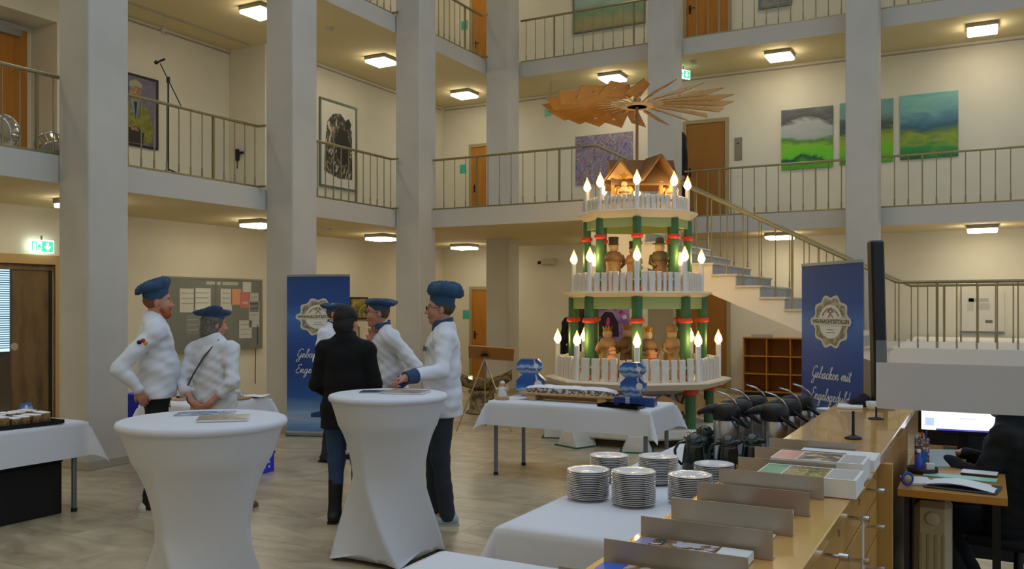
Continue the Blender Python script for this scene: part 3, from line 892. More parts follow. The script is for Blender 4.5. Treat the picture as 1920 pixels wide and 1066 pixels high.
# ---- cake table at the left edge
M_CAKE = mat('golden_crumb', '9a7440', .85, noise=(30, '5e4426', .42, .62), bump=(45, .7))
cx0, cy0 = -6.80, 3.92
tag(MB().box(-.20, .20, -.62, .62, 0, .012, .003).box(-.21, -.20, -.63, .63, 0, .03).box(.20, .21, -.63, .63, 0, .03).box(-.21, .21, -.64, -.62, 0, .03).box(-.21, .21, .62, .64, 0, .03).build('cake_tray', M_BLACK, None, (cx0, cy0, zt), R(-3)), 'long black tray under the sliced cake', 'tray')
rnd = random.Random(5)
for i in range(14):
    for j in range(2):
        y = cy0-.58+i*.085; x = cx0+.10-j*.19
        t = thing('cake_slice', f"sugared cake slice in the {('front', 'rear')[j]} row on the black tray, {ORD[13-i]} from the column", 'cake slice', (x, y, zt+.013), rnd.uniform(-.12, .12), 'cake slices on the black tray')
        def fs(u, v, s=rnd.random()*6):
            return ((u-.5)*.16, (v-.5)*.066, 0)
        h = rnd.uniform(.06, .085)
        MB().box(-.082, .082, -.036, .036, 0, h, .012).build('crumb', M_CAKE, t)
        MB().box(-.078, .078, -.034, .034, h-.008, h+.004, .005).build('icing', M_SUGAR, t)
cp = thing('folded_cap', 'folded white cap with round badge behind the sliced cake', 'cap', (-7.2, 4.0, zt), R(20))
MB().grid(lambda u, v: ((u-.5)*.30, (v-.5)*.40, .10*max(0, math.sin(math.pi*u))**.5*max(0, math.sin(math.pi*v))**.6), 18, 22).build('cloth', mat('white_linen_cap', 'd6d4d0', .8), cp)
MB().lathe([(.05, 0), (.05, .004), (.001, .004)], n=20).build('badge', M_BADGE, cp, (.085, .07, .082), 0, (0, R(50), 0))
cd = thing('standing_card', 'upright blue card with white emblem behind the sliced cake', 'card', (-7.10, 4.60, zt), R(30))
MB().box(-.0015, .0015, -.10, .10, 0, .135).build('card', M_TIN, cd, (0, 0, 0), 0, (0, R(-14), 0))
MB().lathe([(.024, 0), (.024, .001), (.001, .001)], n=16).build('emblem', mat('badge_white', 'dcd8cc', .4), cd, (-.02, 0, .09), 0, (0, R(76), 0))
MB().box(-.05, -.002, -.03, .03, 0, .003).build('card_stand', M_PAPER, cd)
bx = thing('storage_box', 'large black box on the floor below the cake table', 'box', (-6.95, 3.62, 0), 0)
MB().box(-.29, .29, -.98, .98, 0, .42, .008).build('body', mat('black_cardboard', '0e0d10', .7), bx)
MB().box(-.295, .295, -.985, .985, .42, .445, .005).build('lid', mat('black_cardboard', '0e0d10', .7), bx)

# ---- wrapped stollen on the table behind the woman
for i, (x, y, rz, ln, lab) in enumerate(((-6.71, 6.40, 1.57, .42, 'stollen in white paper at the front of the rear table'), (-6.93, 6.50, 1.57, .5, 'stollen in crumpled paper in the middle of the rear table'), (-7.15, 6.40, 1.57, .4, 'stollen at the wall side of the rear table'))):
    q = thing('bread_board', f'wooden board under the {lab}', 'board', (x, y, zt), rz)
    MB().box(-.26, .26, -.10, .10, 0, .02, .004).build('plank', M_BOARD, q)
    loaf('wrapped_stollen', lab, (x, y, zt+.021), rz, ln, .15, .075, mat('crumpled_wrap', 'cfd2d4', .5, noise=(25, '8b8f94', .45, .6), bump=(30, .8)), mat('crumpled_wrap', 'cfd2d4'), group='wrapped stollen', seed=i)
q = thing('napkin', 'white napkin hanging over the edge of the rear table', 'napkin', (-6.70, 6.80, zt+.002), R(8))
MB().grid(lambda u, v: ((u-.5)*.22+.0, (v-.5)*.24, .012*math.sin(5*u)*math.sin(4*v)+.012), 12, 12).build('cloth', M_CLOTH, q)
wr = thing('fir_sprig', 'small dark fir sprig at the back of the rear table', 'plant', (-7.15, 6.78, zt), 0)
for i in range(7):
    a = i*.9; MB().tube([(0, 0, .01), (.05*math.cos(a), .05*math.sin(a), .05), (.09*math.cos(a), .09*math.sin(a), .09+.01*(i % 3))], [.012, .014, .004], 6).build('twig', mat('fir_green', '2f3a24', .8), wr)

# blue crates
M_CRATE = mat('bright_blue_plastic', '1a2fd6', .45)
def crate(label, loc, rz, w, d, h):
    t = thing('plastic_crate', label, 'crate', loc, rz)
    MB().box(-w/2, w/2, -d/2, d/2, 0, .015).build('bottom', M_CRATE, t)
    for nm, b in (('side', (-w/2, w/2, -d/2, -d/2+.012)), ('side', (-w/2, w/2, d/2-.012, d/2)), ('side', (-w/2, -w/2+.012, -d/2, d/2)), ('side', (w/2-.012, w/2, -d/2, d/2))):
        MB().box(*b, .015, h-.02).build(nm, M_CRATE, t)
    MB().box(-w/2-.01, w/2+.01, -d/2-.01, -d/2+.014, h-.025, h).box(-w/2-.01, w/2+.01, d/2-.014, d/2+.01, h-.025, h).box(-w/2-.01, -w/2+.014, -d/2, d/2, h-.025, h).box(w/2-.014, w/2+.01, -d/2, d/2, h-.025, h).build('rim', M_CRATE, t)
    for i in range(5):
        for j in range(3):
            MB().box(w/2+.0, w/2+.002, -d/2+.05+i*(d-.1)/4.6, -d/2+.05+i*(d-.1)/4.6+.03, .05+j*.045, .05+j*.045+.022).build('white_print', mat('white_print', 'b8c0dd', .5), t)
    return t
crate('bright blue plastic crate with white print standing under the rear table', (-6.58, 6.56, 0), R(6), .34, .44, .21)
tw = thing('trolley', 'bright blue trolley with black castors behind the red-bearded chef', 'trolley', (-8.28, 6.78, 0), 0)
MB().box(-.18, .18, -.22, .22, .12, .70, .01).build('bin', M_CRATE, tw)
MB().box(-.19, .19, -.23, .23, .68, .72, .006).build('rim', M_CRATE, tw)
for sx in (-1, 1):
    for sy in (-1, 1):
        w_ = MB().cyl((-.015, 0, .05), (.015, 0, .05), .05, n=14).build('castor', M_BLACK, tw, (sx*.15, sy*.18, 0))
        MB().box(-.02, .02, -.012, .012, .05, .12).build('castor_fork', M_LEG, w_)

# ------------------------------------------------------------------ roll-up banners
def banner_mat():
    m = bpy.data.materials.new('blue_banner_print'); m.use_nodes = True; nt = m.node_tree; b = nt.nodes['Principled BSDF']
    tc = nt.nodes.new('ShaderNodeTexCoord'); sp = nt.nodes.new('ShaderNodeSeparateXYZ')
    mp = nt.nodes.new('ShaderNodeMapping'); mp.inputs['Scale'].default_value = (1.2, 1, 14)
    n = nt.nodes.new('ShaderNodeTexNoise'); n.inputs['Scale'].default_value = 2.0; n.inputs['Detail'].default_value = 5
    ad = nt.nodes.new('ShaderNodeMath'); ad.operation = 'MULTIPLY_ADD'; ad.inputs[1].default_value = .10
    mr = nt.nodes.new('ShaderNodeMapRange'); mr.inputs['From Min'].default_value = 0.05; mr.inputs['From Max'].default_value = 2.1
    r = nt.nodes.new('ShaderNodeValToRGB'); e = r.color_ramp.elements
    nt.links.new(tc.outputs['Object'], sp.inputs[0]); nt.links.new(tc.outputs['Object'], mp.inputs[0]); nt.links.new(mp.outputs[0], n.inputs['Vector'])
    nt.links.new(n.outputs[0], ad.inputs[0]); nt.links.new(sp.outputs[2], ad.inputs[2]); nt.links.new(ad.outputs[0], mr.inputs[0]); nt.links.new(mr.outputs[0], r.inputs[0])
    e[0].position = 0; e[0].color = (*lin('3e6fa8'), 1); e[1].position = 1; e[1].color = (*lin('15407e'), 1)
    for p, c in ((.07, '6f95bf'), (.12, '9fb4cc'), (.17, '6f90b8'), (.25, '1f559b'), (.45, '123a80'), (.62, '1a4a94'), (.75, '3b6cae'), (.84, '1a4a90')):
        q = e.new(p); q.color = (*lin(c), 1)
    nt.links.new(r.outputs[0], b.inputs['Base Color']); b.inputs['Roughness'].default_value = .5
    return m
M_BANNER = banner_mat()
GLY = {
 'e': ([(0,.3),(.35,.5),(.6,.75),(.45,1),(.2,.85),(.15,.4),(.35,.05),(.65,.1),(.9,.35)], .85),
 'b': ([(0,.3),(.35,1.1),(.55,1.9),(.4,2.2),(.25,1.8),(.25,.4),(.4,.05),(.7,.1),(.8,.5),(.65,.85),(.75,.75),(1.0,.85)], .95),
 'a': ([(.75,.85),(.5,1),(.2,.75),(.15,.3),(.35,0),(.65,.3),(.8,.95),(.75,.3),(.9,.05),(1.15,.35)], 1.05),
 'c': ([(.65,.8),(.45,1),(.2,.75),(.15,.3),(.4,0),(.7,.1),(.9,.35)], .82),
 'k': ([(0,.3),(.4,1.3),(.55,2),(.4,2.2),(.27,1.8),(.25,0),(.3,.5),(.6,.95),(.7,.75),(.4,.5),(.65,.1),(.85,.05),(1.0,.3)], .95),
 'n': ([(0,.3),(.2,.9),(.25,.95),(.25,0),(.35,.6),(.6,1),(.75,.8),(.75,.2),(.9,.02),(1.1,.35)], 1.05),
 'm': ([(0,.3),(.2,.9),(.25,.95),(.25,0),(.35,.6),(.55,1),(.68,.8),(.68,0),(.78,.6),(1.0,1),(1.13,.8),(1.13,.2),(1.28,.02),(1.48,.35)], 1.45),
 'i': ([(0,.3),(.25,.95),(.25,.2),(.4,.02),(.6,.35)], .55),
 't': ([(0,.3),(.3,1.2),(.35,1.7),(.3,.3),(.45,.02),(.65,.35)], .6),
 'u': ([(0,.4),(.2,.95),(.2,.3),(.35,.02),(.6,.3),(.75,.95),(.75,.25),(.9,.02),(1.1,.35)], 1.05),
 'l': ([(0,.3),(.35,1.2),(.5,2),(.37,2.2),(.22,1.8),(.22,.3),(.4,.02),(.6,.35)], .58),
 's': ([(0,.3),(.3,.8),(.4,1.05),(.45,.7),(.6,.4),(.5,.05),(.25,.05),(.45,0),(.75,.35)], .72),
 'g': ([(.75,.85),(.5,1),(.2,.75),(.15,.3),(.35,0),(.65,.3),(.8,.95),(.75,0),(.65,-.8),(.4,-1.05),(.25,-.8),(.5,-.3),(1.1,.35)], 1.05),
 'd': ([(.7,.85),(.5,1),(.2,.75),(.15,.3),(.35,0),(.65,.3),(.8,1),(.85,2.1),(.8,.3),(.95,.02),(1.15,.35)], 1.08),
 'G': ([(1.3,1.9),(1.0,2.2),(.5,2.0),(.2,1.3),(.25,.5),(.7,.2),(1.1,.6),(1.15,1.1),(1.1,.2),(.9,-.7),(.5,-1.0),(.25,-.7),(.7,-.2),(1.5,.35)], 1.4),
 'E': ([(1.2,1.9),(.9,2.2),(.5,1.95),(.55,1.4),(.9,1.2),(.45,1.05),(.2,.5),(.5,.02),(1.0,.1),(1.4,.4)], 1.3)}
def script_line(mb, body, size, x0, z0, y, w=.085):
    x = 0.0
    def place(pts):
        out = []
        n = len(pts)
        for i in range(n-1):
            p = [Vector(pts[max(0, i-1)]), Vector(pts[i]), Vector(pts[i+1]), Vector(pts[min(n-1, i+2)])]
            for s in range(4):
                t = s/4
                q = .5*((2*p[1]) + (-p[0]+p[2])*t + (2*p[0]-5*p[1]+4*p[2]-p[3])*t*t + (-p[0]+3*p[1]-3*p[2]+p[3])*t**3)
                out.append(q)
        out.append(Vector(pts[-1]))
        return [(x0+size*(x+q[0]+.32*q[1]), y, z0+size*q[1]) for q in out]
    for ch in body:
        if ch == ' ': x += .7; continue
        pts, adv = GLY[ch]
        P = place(pts)
        mb.tube(P, [size*w*(1.25 if i % 7 < 4 else .8) for i in range(len(P))], 5, smooth=False)
        if ch == 'i': mb.tube(place([(.28, 1.4), (.34, 1.5)]), size*w*1.3, 5, smooth=False)
        if ch == 't': mb.tube(place([(.02, 1.12), (.65, 1.25)]), size*w, 5, smooth=False)
        x += adv
    return x*size
def scallop(r, k=10, amp=.07, n=80, ex=1.15):
    return [(r*ex*(1+amp*math.cos(k*2*math.pi*i/n))*math.cos(2*math.pi*i/n), r*(1+amp*math.cos(k*2*math.pi*i/n))*math.sin(2*math.pi*i/n)) for i in range(n)]
FRONT = Matrix(((1,0,0,0),(0,0,-1,0),(0,1,0,0),(0,0,0,1)))
M_CREAM = mat('badge_cream', 'cfc7b2', .5); M_RINGP = mat('badge_photo_ring', '7d7556', .5, noise=(16, 'b9ae94', .42, .62)); M_INK = mat('badge_ink', '4a4438', .5); M_SCRIPT = mat('script_print', 'd7d6cf', .5)
def rollup(label, pa, pb, h=2.1):
    a = Vector(pa); b = Vector(pb); w = (b-a).length; rz = math.atan2(b.y-a.y, b.x-a.x); c = (a+b)/2
    t = thing('rollup_banner', label, 'banner', (c.x, c.y, 0), rz, 'blue roll-up banners')
    MB().box(-w/2-.01, w/2+.01, -.06, .06, 0, .07, .02).build('cassette', mat('silver_cassette', '9aa0a6', .35, .8), t)
    MB().box(-w/2, w/2, -.002, .002, .06, h-.01).build('print', M_BANNER, t)
    MB().box(-w/2, w/2, -.008, .008, h-.03, h, .003).build('top_clamp', mat('silver_cassette', '9aa0a6', .35, .8), t)
    MB().cyl((0, .03, .05), (0, .012, h-.03), .008, n=8).build('pole', M_LEG, t)
    bd = MB().prism(scallop(.235), .002, .004, FRONT).build('emblem', M_CREAM, t, (0, 0, 1.55))
    MB().prism(scallop(.212), .004, .005, FRONT).build('emblem_ring', M_RINGP, bd)
    MB().prism(scallop(.155, amp=0, ex=1.12), .005, .006, FRONT).build('emblem_disc', mat('badge_white', 'dcd8cc', .5), bd)
    MB().prism([(-.29, -.035), (.29, -.035), (.31, 0), (.29, .035), (-.29, .035), (-.31, 0)], .006, .0075, FRONT).build('emblem_band', M_CREAM, bd)
    text('emblem_lettering', 'WEIHNACHTSSTOLLEN', .052, M_INK, bd, (0, -.0085, 0), (R(90), 0, 0), .0005, bold=.0012)
    arc = 'ERZGEBIRGISCHER'
    for i, ch in enumerate(arc):
        an = R(62 - i*124/(len(arc)-1)); r = .118
        text('arc_letter', ch, .034, M_INK, bd, (r*1.12*math.sin(-an), -.007, r*math.cos(an)), (R(90), -an if False else 0, 0), .0005)
    for s in (-1, 1):
        hm = MB().box(-.006, .006, -.0085, -.0065, -.05, .035).box(-.022, .022, -.0085, -.0065, .028, .045)
        hm.build('hammer', mat('emblem_bronze', '9c6a3a', .5), bd, (0, 0, .075), 0, (0, R(45*s), 0))
    for i, q in enumerate((.10, .14)):
        MB().box(-q/2, q/2, -.0075, -.0065, -.075-.025*i, -.071-.025*i).build('emblem_rule', M_INK, bd)
    mb = MB()
    script_line(mb, 'Gebacken mit', .052, -.30, 1.02, -.0035); mb.build('script_lettering', M_SCRIPT, t)['kind'] = 'stuff'
    mb = MB()
    script_line(mb, 'Engelsgeduld', .052, -.32, .82, -.0035); mb.build('script_lettering', M_SCRIPT, t)['kind'] = 'stuff'
    # winter hill print at the foot
    MB().prism([(-.10, .30), (.02, .33), (.10, .46), (.17, .42), (.26, .31), (.38, .29), (.38, .24), (-.1, .25)], .002, .0028, FRONT).build('hill_print', mat('hill_print', '1d3f6e', .5), t)
    MB().prism([(-.40, .31), (-.2, .33), (-.05, .30), (.38, .26), (.38, .20), (-.40, .24)], .002, .0026, FRONT).build('snow_print', mat('snow_print', '8fa6c6', .5), t)
    return t
rollup('blue roll-up banner with white script in front of the second column', (-8.03, 8.72), (-7.22, 9.0))
rollup('blue roll-up banner with white script beyond the coffee pots', (-1.56, 8.79), (-.93, 8.12))

# ------------------------------------------------------------------ shelf, easel, pedestal bowl
sh = thing('pigeonhole_shelf', 'low orange wood shelf with square open compartments below the stairs', 'shelf', (-4.02, 16.63, 0), 0)
W5, H5, cw = 1.72, 1.10, .43
M_SHELF = mat('orange_shelf_wood', 'b9781f', .5, noise=(3, 'a66a18', .35, .7), stretch=(4, 4, .6))
MB().box(0, W5, .30, .315, .08, H5).build('back_panel', mat('shelf_back', '8f5a16', .6), sh)
for i in range(5):
    MB().box(i*cw-.009 if i else 0, i*cw+.009 if i else .018, 0, .30, .08, H5-.02).build('upright', M_SHELF, sh)
for k, z in enumerate((.08, .41, .74, H5-.02)):
    MB().box(-.005, W5+.01, -.005, .30, z, z+.02).build('shelf_board', M_SHELF, sh)
MB().box(.02, W5-.02, .04, .28, 0, .08).build('plinth', M_BLACK, sh)
magazine('dark folder lying in a lower compartment of the orange shelf', (-3.71, 16.77, .101), 0, .3, .2, .02, M_BLACK, name='folder', pages=M_BLACK)
magazine('pile of grey papers lying on top of the orange shelf', (-3.7, 16.75, H5+.002), .1, .36, .22, .05, mat('grey_folder', '8b8d88', .5), name='paper_pile', pages=mat('grey_pages', 'a5a69f', .6))

ea = thing('display_stand', 'tripod stand holding a tilted wooden board beside the column', 'stand', (-6.0, 10.36, 0), CA)
MB().box(-.20, .42, -.17, .17, -.011, .011, .003).build('board', mat('board_maple', 'a8783a', .5), ea, (-.02, 0, 1.06), 0, (R(-32), R(4), 0))
MB().cyl((0, 0, .70), (0, 0, 1.03), .016, n=10).build('stem', M_LEG, ea)
MB().lathe([(.05, 0), (.06, .012), (.02, .03)], n=14).build('mount', M_BLACK, ea, (0, 0, 1.005))
for a in (200, 335, 90):
    MB().cyl((0, 0, .98), (.40*math.cos(R(a)), .40*math.sin(R(a)), .008), .012, .009, n=8).build('leg', mat('brushed_leg', 'b6a68e', .35, .8), ea)
pb = thing('carved_trough', 'boat-shaped carved wooden trough on a drum pedestal behind the tripod stand', 'trough', (-7.0, 12.0, 0), CA)
M_TR = mat('weathered_wood', '8e7b55', .7, noise=(14, '4f452f', .42, .62), bump=(20, .6))
MB().lathe([(.25, 0), (.25, .03), (.20, .06), (.19, .30), (.22, .36)], n=20).build('pedestal', M_TR, pb)
def trough(u, v):
    x = (u-.5)*.95; a = math.pi*v; w = .19*max(.02, 1-(abs(2*u-1))**2.2)**.6
    return (x, -w*math.cos(a), .36+.16*(2*abs(u-.5))**2+.17*(1-math.sin(a)**.7))
MB().grid(trough, 24, 12).build('bowl', M_TR, pb)
gl = thing('tea_light', 'small lit glass on the wall ledge behind the tripod stand', 'light', (-7.15, 11.9, .50), 0)
MB().lathe([(.03, 0), (.035, .09)], n=12).build('glass', mat('clear_glass', 'e8eeea', .05, alpha=.3), gl)
MB().ell((0, 0, .045), .016).build('flame', mat('small_flame', 'fff0c0', .5, emit=(1, .7, .3), estr=25), gl)
# ------------------------------------------------------------------ people: smooth distance fields turned into one continuous surface
class Field:
    def __init__(s, lo, hi, h):
        s.lo = np.array(lo, float); s.h = h
        s.n = np.ceil((np.array(hi)-s.lo)/h).astype(int)+1
        s.f = np.full(s.n, .5, np.float32)
    def sub(s, lo, hi):
        i0 = np.clip(np.floor((np.array(lo)-s.lo)/s.h).astype(int), 0, s.n-1); i1 = np.clip(np.ceil((np.array(hi)-s.lo)/s.h).astype(int)+1, 1, s.n)
        ax = [(s.lo[k]+s.h*np.arange(i0[k], i1[k])).astype(np.float32) for k in range(3)]
        return tuple(slice(i0[k], i1[k]) for k in range(3)), ax[0][:, None, None], ax[1][None, :, None], ax[2][None, None, :]
    def put(s, sl, d, k, op):
        a = s.f[sl]
        if op == 'add':
            if k > 0:
                h = np.maximum(k-np.abs(a-d), 0)/k; s.f[sl] = np.minimum(a, d)-h*h*k*.25
            else: s.f[sl] = np.minimum(a, d)
        else:
            d = -d; h = np.maximum(k-np.abs(a-d), 0)/max(k, 1e-6); s.f[sl] = np.maximum(a, d)+h*h*k*.25
    def cap(s, a, b, ra, rb=None, k=.02, sc=(1, 1, 1), op='add'):
        rb = ra if rb is None else rb
        a = np.array(a, float); b = np.array(b, float); sc = np.array(sc, float); pad = max(ra, rb)*sc+k+3*s.h
        if np.any(np.maximum(a, b)+pad < s.lo): return s
        sl, X, Y, Z = s.sub(np.minimum(a, b)-pad, np.maximum(a, b)+pad)
        X = (X-a[0])/sc[0]; Y = (Y-a[1])/sc[1]; Z = (Z-a[2])/sc[2]; v = (b-a)/sc; L = max(v@v, 1e-9)
        t = np.clip((X*v[0]+Y*v[1]+Z*v[2])/L, 0, 1)
        d = np.sqrt((X-t*v[0])**2+(Y-t*v[1])**2+(Z-t*v[2])**2)-(ra+t*(rb-ra))
        s.put(sl, d, k, op); return s
    def ell(s, c, r, k=.02, M=None, op='add'):
        c = np.array(c, float); r = np.array(r, float); pad = np.full(3, r.max())+k+3*s.h
        sl, X, Y, Z = s.sub(c-pad, c+pad)
        X = X-c[0]; Y = Y-c[1]; Z = Z-c[2]
        if M is not None:
            M = np.array(M)
            X, Y, Z = (M[0][i]*X+M[1][i]*Y+M[2][i]*Z for i in range(3))
        k0 = np.sqrt((X/r[0])**2+(Y/r[1])**2+(Z/r[2])**2); k1 = np.sqrt((X/r[0]**2)**2+(Y/r[1]**2)**2+(Z/r[2]**2)**2)+1e-6
        s.put(sl, k0*(k0-1)/k1, k, op); return s
    def axes(s):
        return [s.lo[k]+s.h*np.arange(s.n[k]) for k in range(3)]
    def clip_low(s, z):
        Z = s.axes()[2][None, None, :]; s.f = np.maximum(s.f, (z-Z).astype(np.float32)); return s
    def clip_high(s, z):
        Z = s.axes()[2][None, None, :]; s.f = np.maximum(s.f, (Z-z).astype(np.float32)); return s
    def wrinkle(s, amp, seed=0.0):
        X, Y, Z = s.axes(); X = X[:, None, None]; Y = Y[None, :, None]; Z = Z[None, None, :]
        w = np.sin(31*(Z+.45*Y+.2*X)+2.2*np.sin(11*X+7*Y+seed))*.55+np.sin(47*(Z-.5*Y+.35*X)+2.5*np.sin(9*Z+8*X+seed*2))*.4+np.sin(83*(Z+.3*Y-.5*X)+3*np.sin(13*Y+seed))*.25
        s.f = s.f+(amp*w).astype(np.float32); return s
    def mesh(s, name, m):
        f = s.f; f[0] = f[-1] = .5; f[:, 0] = f[:, -1] = .5; f[:, :, 0] = f[:, :, -1] = .5
        ins = f < 0; nx, ny, nz = f.shape
        cnt = np.zeros((nx-1, ny-1, nz-1), np.int8)
        for i in (0, 1):
            for j in (0, 1):
                for k in (0, 1): cnt += ins[i:nx-1+i, j:ny-1+j, k:nz-1+k]
        act = np.argwhere((cnt > 0) & (cnt < 8))
        idx = np.full(cnt.shape, -1, np.int32); idx[tuple(act.T)] = np.arange(len(act))
        acc = np.zeros((len(act), 3)); num = np.zeros(len(act))
        C = [(i, j, k) for i in (0, 1) for j in (0, 1) for k in (0, 1)]
        val = {c: f[act[:, 0]+c[0], act[:, 1]+c[1], act[:, 2]+c[2]] for c in C}
        for c in C:
            for ax in range(3):
                if c[ax] == 0:
                    e = list(c); e[ax] = 1; e = tuple(e); a, b = val[c], val[e]; mk = (a < 0) != (b < 0)
                    t = np.where(mk, a/np.where(mk, a-b, 1), 0)
                    p = np.repeat(np.array(c, float)[None], len(act), 0); p[:, ax] += t
                    acc[mk] += p[mk]; num[mk] += 1
        V = s.lo+s.h*(act+acc/num[:, None])
        F = []
        for ax in range(3):
            a = [slice(1, -1)]*3; a[ax] = slice(0, -1); b = list(a); b[ax] = slice(1, None)
            A = ins[tuple(a)]; B = ins[tuple(b)]
            q = np.argwhere(A != B)
            if len(q) == 0: continue
            off = np.array([1, 1, 1]); off[ax] = 0; flip = A[tuple(q.T)]; q = q+off
            u, w = [(1, 2), (2, 0), (0, 1)][ax]
            def ix(du, dw):
                r = q.copy(); r[:, u] -= du; r[:, w] -= dw; return idx[tuple(r.T)]
            Q = np.stack([ix(1, 1), ix(0, 1), ix(0, 0), ix(1, 0)], 1)
            Q[~flip] = Q[~flip][:, ::-1]; F.append(Q)
        F = np.concatenate(F)
        me = bpy.data.meshes.new(name)
        me.vertices.add(len(V)); me.vertices.foreach_set('co', V.ravel())
        me.loops.add(F.size); me.loops.foreach_set('vertex_index', F.ravel().astype(np.int32))
        me.polygons.add(len(F)); me.polygons.foreach_set('loop_start', np.arange(0, F.size, 4, dtype=np.int32))
        me.polygons.foreach_set('use_smooth', np.ones(len(F), bool))
        me.update(calc_edges=True); me.validate()
        me.materials.append(m)
        return me

def skin(name, c): return mat(name, c, .5, noise=(9, c, .3, .7))
M_SKIN = mat('skin', 'c08a70', .5, noise=(7, 'b07660', .35, .7))
M_JACKET = mat('white_chef_cotton', 'd6d8de', .8, bump=(7, .25))
M_NAVY = mat('navy_trim_cotton', '264260', .75)
M_HAT = mat('blue_cap_cotton', '2c4866', .8, bump=(9, .3))
M_EYEW = mat('eye_white', 'd8d4cc', .2); M_EYED = mat('eye_iris', '2a211a', .2)
M_LIP = mat('lip', '94584c', .5)

def v3(*a): return np.array(a, float)
def nrm(a):
    a = np.array(a, float); return a/np.linalg.norm(a)
def hand(f, w, d, n, side, curl=.35, spread=1.0, thumb=.7):
    """w: wrist, d: pointing direction, n: the way the palm faces, side: +1 left hand / -1 right hand"""
    w = np.array(w, float); d = nrm(d); n = np.array(n, float); n = nrm(n-d*(n@d)); s = np.cross(n, d)*(-side)
    f.cap(w-d*.03, w+d*.01, .027, .024, .02)
    L = (.072, .080, .074, .058)
    for i in range(4):
        o = (.030-.020*i)*spread
        kn = w+d*(.082-.006*abs(i-1.3))+s*o
        f.cap(w+d*.012+s*o*.45, kn, .015, .0125, .012)
        p = kn; a = 0.0
        for j, fr in enumerate((.45, .31, .24)):
            a += curl*(1.0, 1.15, .8)[j]
            q = p+(d*math.cos(a)+n*math.sin(a)+s*(.10-.075*i)*.6)*L[i]*fr
            f.cap(p, q, .0100-.0010*j, .0093-.0010*j, .004); p = q
    b = w+d*.022+s*.024; m = b+nrm(d*.65+s*.75*thumb+n*.35)*.042; e = m+nrm(d*.9+s*.3*thumb+n*.35)*.034
    f.cap(b, m, .0145, .0115, .010); f.cap(m, e, .0112, .0085, .004)

